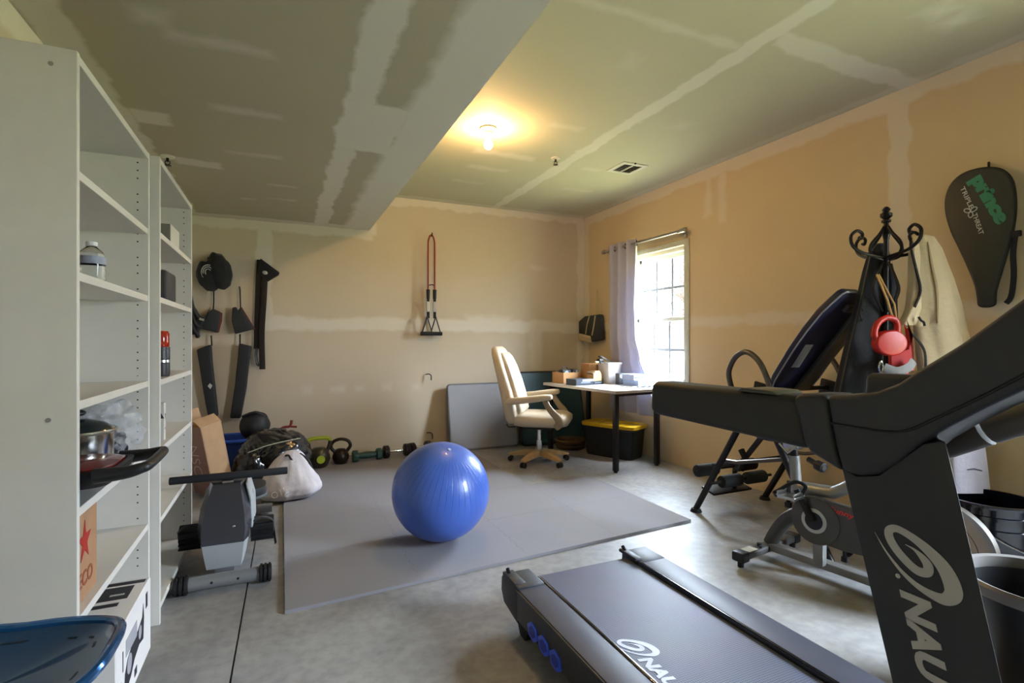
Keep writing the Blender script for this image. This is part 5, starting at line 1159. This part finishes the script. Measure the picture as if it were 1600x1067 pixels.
for x in (-.005, .04, .085): m.tube([(x, -.115, -.01), (x + .005, -.115, -.08), (x + .004, -.115, -.14)], .018, flat=.25, up=(0, 1, 0))
m.build('hanging_strap', M('pink_red_webbing', 'b83038', .7), t, local=True)
m = MB(); m.tube([(-.045, -.13, .03), (-.055, -.13, .0), (-.045, -.13, -.03), (-.035, -.13, .0)], .005, closed=True, sm=4, seg=6); m.tube([(-.045, -.13, -.03), (-.055, -.13, -.055), (-.04, -.13, -.08), (-.03, -.13, -.055)], .005, closed=True, sm=4, seg=6); m.build('snap_clip', CHROME, t, local=True)

# ------------------------------------------------------------------ racket cover on the window wall
RC = [(1546, 263), (1568, 266), (1583, 279), (1589, 300), (1590, 330), (1585, 365), (1575, 400), (1566, 430), (1559, 455), (1558, 472), (1555, 477), (1545, 479), (1533, 477), (1531, 465), (1527, 445), (1515, 415), (1502, 387), (1490, 362), (1482, 335), (1481, 312), (1488, 291), (1502, 276), (1522, 267)]
t = thing('racket_cover', 'black tennis racket cover with green and white lettering hanging on the window wall', 'racket cover', tuple(RT(1545, 478, .03)))
P_ = smooth_pts([RT(a, b, .03) for a, b in RC], 4, True)
m = MB(); m.prism(P_, (-.035, 0, 0), .012, 3); m.build('cover_body', M('olive_black_nylon', '272823', .5, var=.12, scale=10, bump=.35, bscale=18), t)
m = MB(); m.tube([p + V((-.017, 0, 0)) for p in P_], .006, closed=True, seg=6); m.build('zip_piping', M('zip_black', '0f0f0f', .6), t)
m = MB(); m.tube([RT(1545, 262, .04), RT(1545, 258, .03), RT(1545, 254, .0)], .006); m.build('hanging_loop', BLACKR, t)
m = MB(); m.tube([RT(1587, 362, .05), RT(1583, 395, .04), RT(1584, 430, .03), RT(1580, 462, .03), RT(1572, 474, .03)], .013, sm=5, flat=.25, up=(1, 0, 0)); m.build('carry_strap', DKCLOTH, t)
m = MB(); q = RT(1588, 365, .06); m.box(q, (.02, .04, .03), None, .004); m.build('strap_anchor', BLACKR, t)
a_, b_ = RT(1509, 285, .0665), RT(1551, 356, .0665); a_2 = RT(1531, 274, .0665)
xd = (b_ - a_); xd.x = 0; wl = xd.length; xd.normalize(); yd = V((0, 0, 0)); yd = V((-1, 0, 0)).cross(xd); hl = abs((a_2 - a_).dot(yd))
m = MB(); m.text('prince', 1, a_, xd, yd, bold=.075, fit=(wl, max(hl * 1.15, .085)), ext=.0006); m.build('green_lettering', M('green_print', '2f7a5e', .6), t)
a_, b_ = RT(1500, 294, .0665), RT(1515, 327, .0665); xd = b_ - a_; xd.x = 0; wl = xd.length; xd.normalize(); yd = V((-1, 0, 0)).cross(xd)
m = MB(); m.text('TRIPLE', 1, a_, xd, yd, bold=.01, fit=(wl, .021)); a2 = RT(1519, 335, .0665); b2 = RT(1530, 367, .0665); xd2 = b2 - a2; xd2.x = 0; w2 = xd2.length; xd2.normalize(); yd2 = V((-1, 0, 0)).cross(xd2)
m.text('THREAT', 1, a2, xd2, yd2, bold=.01, fit=(w2, .021)); m.build('white_lettering', M('white_print', 'b9b9b4'), t)
m = MB(); q = RT(1516.5, 330.5, .067)
for k in range(3):
    a = k * 2 * PI / 3 + .5; c_ = q + V((0, math.cos(a), math.sin(a))) * .017
    u = V((0, math.cos(a), math.sin(a))); w_ = V((0, -math.sin(a), math.cos(a)))
    m.tube([c_ + u * .015 * math.cos(g) + w_ * .010 * math.sin(g) for g in [x * 2 * PI / 16 for x in range(16)]], .0028, closed=True, seg=6)
m.build('trefoil_mark', M('white_print', 'b9b9b4'), t)

# ------------------------------------------------------------------ exercise bike
BH = math.atan2(-.989, .148)
t = thing('exercise_bike', 'grey exercise bike with a pale flywheel and red lettering, behind the treadmill', 'exercise bike', (2.44, 2.02, 0), BH)
BG = M('bike_grey_paint', '4e4d4b', .42, metal=.25, var=.03); BS = M('bike_silver', '8b8a88', .35, metal=.5, var=.03)
def bb(name, fn, mat, parent=None, **k): m = MB(); fn(m); return m.build(name, mat, parent or t, local=True, **k)
bb('rear_stabilizer', lambda m: (m.span((-.03, -.245, .035), (.03, .245, .075), .012, 3),), BG)
bb('stabilizer_cap', lambda m: (m.span((-.036, -.275, .03), (.036, -.215, .08), .01, 3), m.cyl((0, -.245, 0), (0, -.245, .035), .016)), BLACKP)
bb('stabilizer_cap', lambda m: (m.span((-.036, .215, .03), (.036, .275, .08), .01, 3), m.cyl((0, .245, 0), (0, .245, .035), .016)), BLACKP)
bb('warning_sticker', lambda m: m.span((-.026, -.205, .0752), (.026, -.13, .0758)), M('pale_sticker', 'c8c6bc', .6))
bb('adjuster', lambda m: (m.cyl((.0, -.08, .074), (.0, -.08, .09), .012), m.cyl((.02, -.10, .074), (.02, -.10, .084), .008)), BLACKP)
bb('base_beam', lambda m: m.span((0, -.03, .045), (.90, .03, .085), .006), BS)
bb('front_stabilizer', lambda m: (m.span((.87, -.25, .03), (.93, .25, .075), .012, 3), m.cyl((.90, -.22, 0), (.90, -.22, .03), .02), m.cyl((.90, .22, 0), (.90, .22, .03), .02)), BG)
bb('rear_arch', lambda m: m.tube([(.015, 0, .08), (.05, 0, .15), (.11, 0, .235), (.2, 0, .30), (.3, 0, .335)], [.036, .038, .04, .042, .045], sm=5, seg=12, flat=.8), BG)
bb('seat_tube', lambda m: (m.tube([(.165, 0, .34), (.145, 0, .58)], .027, seg=12),), BS)
bb('seat_post', lambda m: m.cyl((.147, 0, .56), (.141, 0, .645), .02), BLACKM)
bb('top_tube', lambda m: m.tube([(.16, 0, .42), (.30, 0, .43), (.36, 0, .445), (.50, 0, .55), (.66, 0, .66)], .034, sm=4, seg=12, flat=.8), BS)
bb('handlebar_post', lambda m: m.tube([(.66, 0, .50), (.62, 0, .80)], .024), BS)
hb = bb('handlebar', lambda m: (m.tube([(.50, -.20, .86), (.58, -.20, .82), (.64, -.12, .81), (.64, .12, .81), (.58, .20, .82), (.50, .20, .86)], .014, sm=5),), BLACKR)
bb('fork', lambda m: (m.tube([(.66, -.055, .55), (.78, -.055, .30), (.86, -.04, .07)], .018), m.tube([(.66, .055, .55), (.78, .055, .30), (.86, .04, .07)], .018)), BG)
bb('saddle', lambda m: m.loft([[(.09 + px, py * (1.15 - (px + .15) * 2.6 if px > -.05 else 1), z) for px, py in rect_loop(0, 0, hx_, hy_, 36, 2.6)] for z, hx_, hy_ in ((.645, .10, .06), (.655, .14, .095), (.685, .15, .105), (.70, .12, .08), (.704, .06, .04))]), M('navy_saddle', '20213a', .45))
bb('saddle_clamp', lambda m: (m.span((.10, -.03, .615), (.18, .03, .65), .006), m.tube([(.1, -.06, .645), (.14, -.05, .60), (.19, -.05, .645)], .006)), STEEL)
k_ = bb('tension_knob', lambda m: (m.cyl((.22, -.0, .575), (.275, -.02, .56), .014), m.cyl((.27, -.02, .56), (.31, -.03, .552), .026, bev=.004)), BLACKP)
bb('knob_cap', lambda m: m.cyl((.309, -.03, .552), (.313, -.0307, .5515), .014), STEEL, k_)
# chain guard with crank disc
gp = [(.18 + .0, .40), (.30, .425), (.45, .415), (.60, .40), (.80, .37), (.88, .31), (.84, .23), (.72, .20), (.55, .185), (.42, .18), (.34, .185)]
bb('chain_guard', lambda m: (m.prism([(.235, -.075, .385), (.30, -.075, .41), (.45, -.075, .402), (.60, -.075, .39), (.80, -.075, .37), (.86, -.075, .31), (.82, -.075, .24), (.60, -.075, .20), (.42, -.075, .185), (.30, -.075, .19)], (0, .03, 0), .006), m.cyl((.29, -.082, .295), (.29, -.045, .295), .118, seg=48, bev=.008)), BG)
bb('crank_ring', lambda m: m.lathe([(.043, 0), (.06, 0), (.06, .006), (.043, .006), (.043, 0)], T=Matrix.Translation((.29, -.0815, .295)) @ Matrix.Rotation(PI / 2, 4, 'X'), seg=44), M('silver_ring', 'b9bab8', .4, metal=.3))
bb('crank_hub', lambda m: m.cyl((.29, -.089, .295), (.29, -.07, .295), .043, seg=36), BLACKP)
for s, a in ((-1, (.215, .435)), (1, (.365, .155))):
    c_ = bb('crank_arm', lambda m: m.tube([(.29, s * .095, .295), ((.29 + a[0]) / 2, s * .10, (.295 + a[1]) / 2), (a[0], s * .105, a[1])], [.02, .017, .015], seg=10, flat=.7), BLACKM)
    bb('pedal', lambda m: (m.span((a[0] - .045, s * .115, a[1] - .035), (a[0] + .045, s * .205, a[1] - .018), .004), m.span((a[0] - .045, s * .115, a[1] - .018), (a[0] - .035, s * .205, a[1] + .0), .002), m.span((a[0] + .035, s * .115, a[1] - .018), (a[0] + .045, s * .205, a[1]), .002)), STEEL, c_)
    bb('toe_cage', lambda m: (m.tube([(a[0] + .04, s * .13, a[1] - .01), (a[0] + .06, s * .135, a[1] + .035), (a[0] + .02, s * .16, a[1] + .05), (a[0] - .06, s * .16, a[1] - .01), (a[0] - .085, s * .16, a[1] - .03), (a[0] - .06, s * .185, a[1] - .035)], .009, sm=4, flat=.5), m.tube([(a[0] - .03, s * .12, a[1] + .04), (a[0] - .03, s * .125, a[1] - .07)], .01, flat=.5), m.span((a[0] - .045, s * .115, a[1] - .095), (a[0] - .015, s * .135, a[1] - .068), .003)), BLACKR, c_)
bb('red_lettering', lambda m: m.text('Sunny', 1, (.352, -.0755, .352), (1, 0, -.09), (.09, 0, 1), shear=.25, bold=.01, fit=(.115, .036)), M('red_print', 'd8281e', .5))
bb('guard_strut', lambda m: m.span((.27, -.06, .07), (.32, -.02, .20), .006), BS)
FW = M('pale_flywheel', 'b3a79c', .35, metal=.35, var=.02)
fw_ = bb('flywheel', lambda m: m.lathe([(0, -.012), (.178, -.012), (.18, -.02), (.205, -.02), (.207, -.012), (.207, .012), (.205, .02), (.18, .02), (.178, .012), (0, .012)], T=Matrix.Translation((.75, 0, .30)) @ Matrix.Rotation(PI / 2, 4, 'X'), seg=72), FW)
bb('flywheel_rim', lambda m: m.lathe([(.19, -.021), (.208, -.0205), (.2085, 0), (.208, .0205), (.19, .021)], T=Matrix.Translation((.75, 0, .30)) @ Matrix.Rotation(PI / 2, 4, 'X'), seg=72), STEEL, fw_)
bb('flywheel_ring', lambda m: m.lathe([(.146, .0121), (.149, .0128), (.149, .0121)], T=Matrix.Translation((.75, 0, .30)) @ Matrix.Rotation(PI / 2, 4, 'X'), seg=72), M('red_brown_line', '6a3a36', .5), fw_)
bb('wheel_hub', lambda m: m.cyl((.75, -.065, .30), (.75, .065, .30), .022), BLACKM, fw_)

# ------------------------------------------------------------------ bucket and tub
c = V((3.11, 1.335, 0))
t = thing('bucket', 'glossy black bucket with a wire handle at the window wall', 'bucket', tuple(c))
m = MB(); m.lathe([(0, .002), (.150, 0), (.155, .006), (.172, .30), (.183, .302), (.183, .318), (.174, .32), (.176, .36), (.186, .362), (.186, .378), (.178, .38), (.18, .412), (.19, .414), (.192, .425), (.186, .43), (.172, .43), (.148, .02), (0, .012)], tuple(c), seg=56); m.build('bucket_body', M('glossy_black', '0d0f14', .14, coat=.5, var=.05), t)
m = MB(); m.tube([c + V((-.184 * math.cos(a), -.20 * math.sin(a) - .0, .35 - .13 * math.sin(a))) for a in [k * PI / 20 for k in range(21)]], .003, seg=6); m.build('wire_handle', CHROME, t)
m = MB()
for s in (-1, 1): m.cyl(c + V((s * .175, 0, .35)), c + V((s * .195, 0, .35)), .016)
m.build('handle_ear', BLACKP, t)
m = MB(); q = c + V((.0, 0, 0)); m.cyl(c + V((-.03, -.214, .215)), c + V((.03, -.214, .215)), .010); m.build('handle_grip', M('orange_grip', 'b5884c', .5), t)
c = V((2.21, .80, 0))
t = thing('tub', 'dark round tub with a thick grey rim on the floor behind the treadmill', 'tub', tuple(c))
m = MB(); m.lathe([(0, .003), (.12, 0), (.13, .01), (.205, .385), (.195, .385), (.12, .02), (0, .015)], tuple(c), seg=56); m.build('tub_body', M('tub_black', '191a1c', .3, var=.06), t)
m = MB(); m.lathe([(.198, .382), (.216, .384), (.221, .395), (.221, .415), (.214, .424), (.200, .42), (.196, .395), (.198, .382)], tuple(c), seg=56); m.build('rim', M('rim_grey', '6b6866', .35, var=.04), t)
# ------------------------------------------------------------------ treadmill
t = thing('treadmill', 'dark grey folding treadmill with a swirl logo on its belt and upright, nearest the camera', 'treadmill', (1.233, 1.0, 0))
CHAR = M('charcoal_plastic', '292b30', .48, var=.05, bump=.08, bscale=500); RAIL = M('rail_slate', '464854', .42, var=.05, bump=.1, bscale=500); COLM = M('upright_charcoal', '24272e', .5, var=.05)
LOGO = M('logo_silver', 'a9a8a8', .5, var=.03); BLOGO = M('belt_logo_white', 'c4c6d4', .6, var=.05)
bt = bpy.data.materials.new('running_belt'); bt.use_nodes = True; nt = bt.node_tree; N = nt.nodes; L = nt.links
b = N['Principled BSDF']; b.inputs['Roughness'].default_value = .5
tc = N.new('ShaderNodeTexCoord'); mp = N.new('ShaderNodeMapping'); mp.inputs['Scale'].default_value = (170, 170, 170); mp.inputs['Rotation'].default_value = (0, 0, .785); L.new(tc.outputs['Object'], mp.inputs[0])
ck = N.new('ShaderNodeTexChecker'); ck.inputs['Scale'].default_value = 1.0; ck.inputs['Color1'].default_value = lin('47495a'); ck.inputs['Color2'].default_value = lin('6a6d84'); L.new(mp.outputs[0], ck.inputs['Vector'])
nn = N.new('ShaderNodeTexNoise'); nn.inputs['Scale'].default_value = 5; nn.inputs['Detail'].default_value = 4; L.new(tc.outputs['Object'], nn.inputs['Vector'])
mx = N.new('ShaderNodeMix'); mx.data_type = 'RGBA'; mx.blend_type = 'MULTIPLY'; mx.inputs['Factor'].default_value = .35; L.new(ck.outputs['Color'], mx.inputs['A']); L.new(nn.outputs['Color'], mx.inputs['B']); L.new(mx.outputs['Result'], b.inputs['Base Color'])
bp = N.new('ShaderNodeBump'); bp.inputs['Strength'].default_value = .5; bp.inputs['Distance'].default_value = .002; L.new(ck.outputs['Fac'], bp.inputs['Height']); L.new(bp.outputs['Normal'], b.inputs['Normal'])
TX0, TX1, BX0, BX1, YE, YM = .86, 1.607, 1.005, 1.462, 2.0, .35
m = MB(); prof = [(YM, .10), (YE - .03, .10)] + [(YE - .03 + .037 * math.sin(a), .137 - .037 * math.cos(a)) for a in [k * PI / 10 for k in range(1, 10)]] + [(YE - .03, .174), (YM, .174)]
m.prism([(BX0, y, z) for y, z in prof], (BX1 - BX0, 0, 0)); m.build('running_belt', bt, t, sharp=30)
for a, b_, nm in ((TX0, BX0 - .006, 'foot_rail'), (BX1 + .006, TX1, 'foot_rail')):
    m = MB(); m.span((a + .004, .2, .165), (b_, 1.90, .188), .004); r_ = m.build(nm, RAIL, t)
    e = b_ - .012 if a < 1.2 else a; m = MB(); m.span((e, .2, .186), (e + .012, 1.93, .191), .002); m.build('edge_strip', M('gloss_black_strip', '0e0f12', .2, coat=.4), r_)
m = MB(); m.span((TX0, .0, .065), (TX0 + .03, 1.88, .18), .004); m.build('side_skirt', CHAR, t)
m = MB(); m.span((TX0 - .0012, .0, .178), (TX0 + .006, 1.885, .184)); m.build('side_trim', M('bronze_trim', '5a5450', .35, metal=.5), t)
m = MB(); m.span((TX1 - .03, .0, .065), (TX1, 1.88, .18), .004); m.build('side_skirt', CHAR, t)
for a, b_, s in ((TX0, BX0 + .008, 1), (BX1 - .008, TX1, -1)):
    xo = a if s == 1 else b_
    m = MB(); m.prism([(0, 1.875, .05), (0, 2.015, .075), (0, 2.045, .12), (0, 2.04, .175), (0, 2.02, .195 if s == 1 else .190), (0, 1.875, .195 if s == 1 else .190)], (b_ - a - .03, 0, 0), .006, 2); m.xf(Matrix.Translation((a + (0 if s == 1 else .03), 0, 0)))
    m.span((a if s == 1 else a + .004, 1.9, .185), (a + .05 if s == 1 else a + .04, 2.03, .200), .005)
    cpo = m.build('end_cap', CHAR, t)
    m = MB(); xx = (xo + .045 * s); m.prism([(xx - .03, 1.80, .07), (xx - .03, 1.93, .07), (xx - .03, 1.885, .0), (xx - .03, 1.835, .0)], (.06, 0, 0), .004); m.build('rear_foot', BLACKR, t)
    m = MB(); m.cyl((xo + .02 * s if s == 1 else a + .02, 2.0, .195), (xo + .02 * s if s == 1 else a + .02, 2.02, .212), .008); m.build('roller_bolt', BLACKM, cpo)
BLG = M('blue_gel', '3056e0', .3, coat=.3, var=.05); BLG2 = M('dark_blue_gel', '1c2f96', .3)
for k in range(3):
    yc = 1.735 - k * .088; zc_ = .092 - k * .004
    m = MB(); hexo = [(TX0 - .004, yc + .046 * math.cos(q * PI / 3 + .3), zc_ + .036 * math.sin(q * PI / 3 + .3)) for q in range(6)]; m.prism(hexo, (.02, 0, 0), .002); g_ = m.build('blue_cushion', BLG, t)
    m = MB(); m.prism([(TX0 - .0052, yc + .028 * math.cos(q * PI / 3 + .3), zc_ + .022 * math.sin(q * PI / 3 + .3)) for q in range(6)], (.006, 0, 0)); m.build('cushion_core', BLG2, g_)
m = MB(); m.span((TX0 + .03, .0, .04), (TX1 - .03, 1.9, .098)); m.build('deck_frame', BLACKM, t)
m = MB(); m.loft([[(px, y, z) for px, z in rect_loop(1.233, zc2, .36, hz, 36, 5)] for y, zc2, hz in ((-.12, .15, .06), (-.08, .17, .11), (.12, .19, .13), (.30, .18, .10), (.40, .15, .055))]); m.build('motor_hood', CHAR, t)
m = MB()
for xx in (.95, 1.52): m.cyl((xx - .03, -.02, .045), (xx + .03, -.02, .045), .045)
m.build('transport_wheel', BLACKR, t)
# uprights, console arms and hand rails; side profiles read on the outer face of the near upright
UX = .79
def yz(px, py): p = PX(px, py, 0, UX); return (p.y, p.z)
def ext(a, b, z): k = (z - a[1]) / (b[1] - a[1]); return (a[0] + (b[0] - a[0]) * k, z)
l1, l2, r1, r2 = yz(1312, 730), yz(1391, 1067), yz(1475, 690), yz(1563, 1067)
colp = [l1, yz(1335, 745), yz(1370, 744), yz(1440, 694), r1, ext(r1, r2, .05), ext(l1, l2, .05)]
arm = [yz(*q) for q in ((1290, 617), (1330, 617), (1366, 612), (1400, 599), (1440, 573), (1500, 536), (1560, 492), (1610, 455), (1650, 424), (1690, 395), (1690, 548), (1650, 580), (1600, 609), (1540, 637), (1480, 668), (1440, 692), (1400, 725), (1372, 742), (1340, 745), (1315, 739), (1304, 700), (1296, 655))]
nose = [yz(*q) for q in ((1236, 622), (1248, 615), (1288, 616.5), (1294, 655), (1302, 700), (1313, 738), (1262, 706), (1254, 690), (1244, 650))]
rail_ = [yz(*q) for q in ((1012, 600), (1018, 596.5), (1240, 619), (1246, 655), (1256, 704), (1018, 648), (1011, 642))]
for side, xo, d in (('near', UX, .075), ('far', 2.466 - UX, -.075)):
    def pr(pl, dd, inset=0.0): return [(xo + inset, y, z) for y, z in pl], (dd, 0, 0)
    s_ = 1 if d > 0 else -1
    m = MB(); xi = xo + s_ * .004
    inn = [(y + k_, z) for (y, z), k_ in zip(colp, (-.004, 0, .01, .03, .062, .062, -.004))]
    m.loft([[(xi, y, z) for y, z in colp], [(xi + s_ * .07, y, z) for y, z in inn]]); bev_all(m.bm, .004, 2); up_ = m.build('upright', COLM, t)
    m = MB(); m.prism(*pr(arm, s_ * .085), .009, 3); ar_ = m.build('console_arm', CHAR, t)
    m = MB(); m.tube([(xo - s_ * .0004, *yz(*q)) for q in ((1298, 661), (1340, 668), (1380, 674), (1420, 672), (1470, 650), (1540, 617), (1620, 575))], .0022, sm=5, seg=6); m.build('moulding_groove', M('groove_black', '101113', .5), ar_)
    m = MB(); m.prism(*pr(nose, s_ * .085), .009, 3); m.build('arm_nose', CHAR, t)
    m = MB(); m.prism(*pr(rail_, s_ * .072, s_ * .006), .014, 3); hr_ = m.build('hand_rail', M('hand_rail_rubber', '282826', .6, var=.05), t)
    y0_, y1_ = yz(1147, 606)[0], yz(1212, 613)[0]; zt_ = yz(1180, 611)[1]
    m = MB(); m.prism([(xo + s_ * .004, y0_, zt_ - .004), (xo + s_ * .004, y0_ - .012, zt_ + .003), (xo + s_ * .004, y1_ + .012, zt_ + .003), (xo + s_ * .004, y1_, zt_ - .004)], (s_ * .072, 0, 0), .003); m.build('pulse_grip', M('pulse_grey', '53534c', .35, metal=.5), hr_)
    a1, a2 = PX(1455, 702, 0, .90), PX(1640, 640, 0, .90); xq = .90 if s_ == 1 else 2.466 - .90
    mid = (a1 + a2) / 2 + (a2 - a1) * .055
    m = MB(); m.tube([(xq, a1.y, a1.z), (xq, a1.y + (a2.y - a1.y) * .5, a1.z + (a2.z - a1.z) * .5)], .020, seg=14); m.tube([(xq, a1.y + (a2.y - a1.y) * .54, a1.z + (a2.z - a1.z) * .54), (xq, a2.y, a2.z)], .020, seg=14); m.build('support_tube', M('tube_grey', '56524f', .55), t)
    if s_ == 1:
        # lettering and swirl on the outer face: u runs down the upright, v towards the console
        fx = UX + .0034
        SW = [(278, 262, 3), (330, 292, 14), (378, 338, 38), (410, 385, 52), (405, 425, 50), (350, 415, 50), (285, 360, 50), (222, 285, 50), (186, 220, 50), (186, 178, 46), (232, 172, 42), (320, 222, 46), (415, 300, 60), (500, 395, 76), (548, 490, 86), (556, 555, 84), (505, 582, 62), (420, 548, 44), (330, 488, 30), (245, 405, 20), (165, 300, 10), (100, 190, 2)]
        pts = []
        for x_, y_, w_ in SW:
            p = PX(1340 + x_ / 3.72, 780 + y_ / 3.72, 0, fx); pts.append((p.y, p.z, w_ / 3.72 * .00088))
        def ribbon(P3, place, m):
            C_ = smooth_pts([(a, b_, w_ * 100) for a, b_, w_ in P3], 8)
            bm = bmesh.new(); Lr = []
            for i, p in enumerate(C_):
                tn = (C_[min(i + 1, len(C_) - 1)] - C_[max(i - 1, 0)]); tn.z = 0; tn.normalize(); nn_ = V((-tn.y, tn.x, 0)); w_ = max(p.z / 100, .0002) / 2
                Lr.append((bm.verts.new(place(p.x + nn_.x * w_, p.y + nn_.y * w_)), bm.verts.new(place(p.x - nn_.x * w_, p.y - nn_.y * w_))))
            for (a, b_), (c, d_) in zip(Lr, Lr[1:]): bm.faces.new((a, b_, d_, c))
            bmesh.ops.recalc_face_normals(bm, faces=bm.faces); bmesh.ops.solidify(bm, geom=bm.faces[:], thickness=.0006)
            m.add(bm)
        m = MB(); ribbon(pts, lambda a, b_: V((fx, a, b_)), m)
        q = PX(1340 + 235 / 3.72, 780 + 445 / 3.72, 0, fx); m.cyl(q, q + V((-.0006, 0, 0)), .0032, seg=16); m.build('swirl_logo', LOGO, up_, smooth=False)
        # word: starts under the swirl, reads downwards along the slanting upright
        o_ = PX(1407, 930, 0, fx); e_ = PX(1438, 1067, 0, fx); dn = (e_ - o_); dn.x = 0; dn.normalize(); upd = V((-1, 0, 0)).cross(dn)
        cap = .038
        m = MB(); m.text('NAUTILUS', 1, o_ - dn * .008, dn, upd, bold=.05, shear=.22, fit=(.245, cap)); m.build('lettering', LOGO, up_, smooth=False)
        # the same mark on the belt, turned to read towards the front
        ctr = sum((V((a, b_, 0)) for a, b_, w_ in pts), V()) / len(pts); sc_ = 1.26
        dn2 = V((dn.y, dn.z, 0)); up2 = V((upd.y, upd.z, 0))
        LP = [((V((a, b_, 0)) - ctr).dot(dn2) * sc_, (V((a, b_, 0)) - ctr).dot(up2) * sc_, w_ * sc_) for a, b_, w_ in pts]
        bo = PX(992, 1011, 2, .1745)
        m = MB(); ribbon(LP, lambda a, b_: V((bo.x + b_, bo.y - a, .1748)), m)
        ob = PX(995, 1030, 2, .1748)
        m.text('NAUTILUS', 1, V((ob.x, ob.y, .1748)), (0, -1, 0), (1, 0, 0), bold=.05, shear=.22, fit=(.265 * sc_, cap * sc_), ext=.0004); m.build('belt_logo', BLOGO, t, smooth=False)
m = MB(); m.prism([(UX + .08, y, z) for y, z in [yz(*q) for q in ((1560, 500), (1610, 462), (1690, 402), (1690, 540), (1600, 600))]], (2.466 - 2 * UX - .16, 0, 0), .01); m.build('console', CHAR, t)
m = MB(); pa, pb, pc = yz(1605, 464), yz(1686, 404), 0
m.prism([(1.0, pa[0], pa[1] + .006), (1.466, pa[0], pa[1] + .006), (1.466, pb[0], pb[1] + .006), (1.0, pb[0], pb[1] + .006)], (0, 0, .003)); m.build('display_panel', M('display_dark', '111417', .15), t)
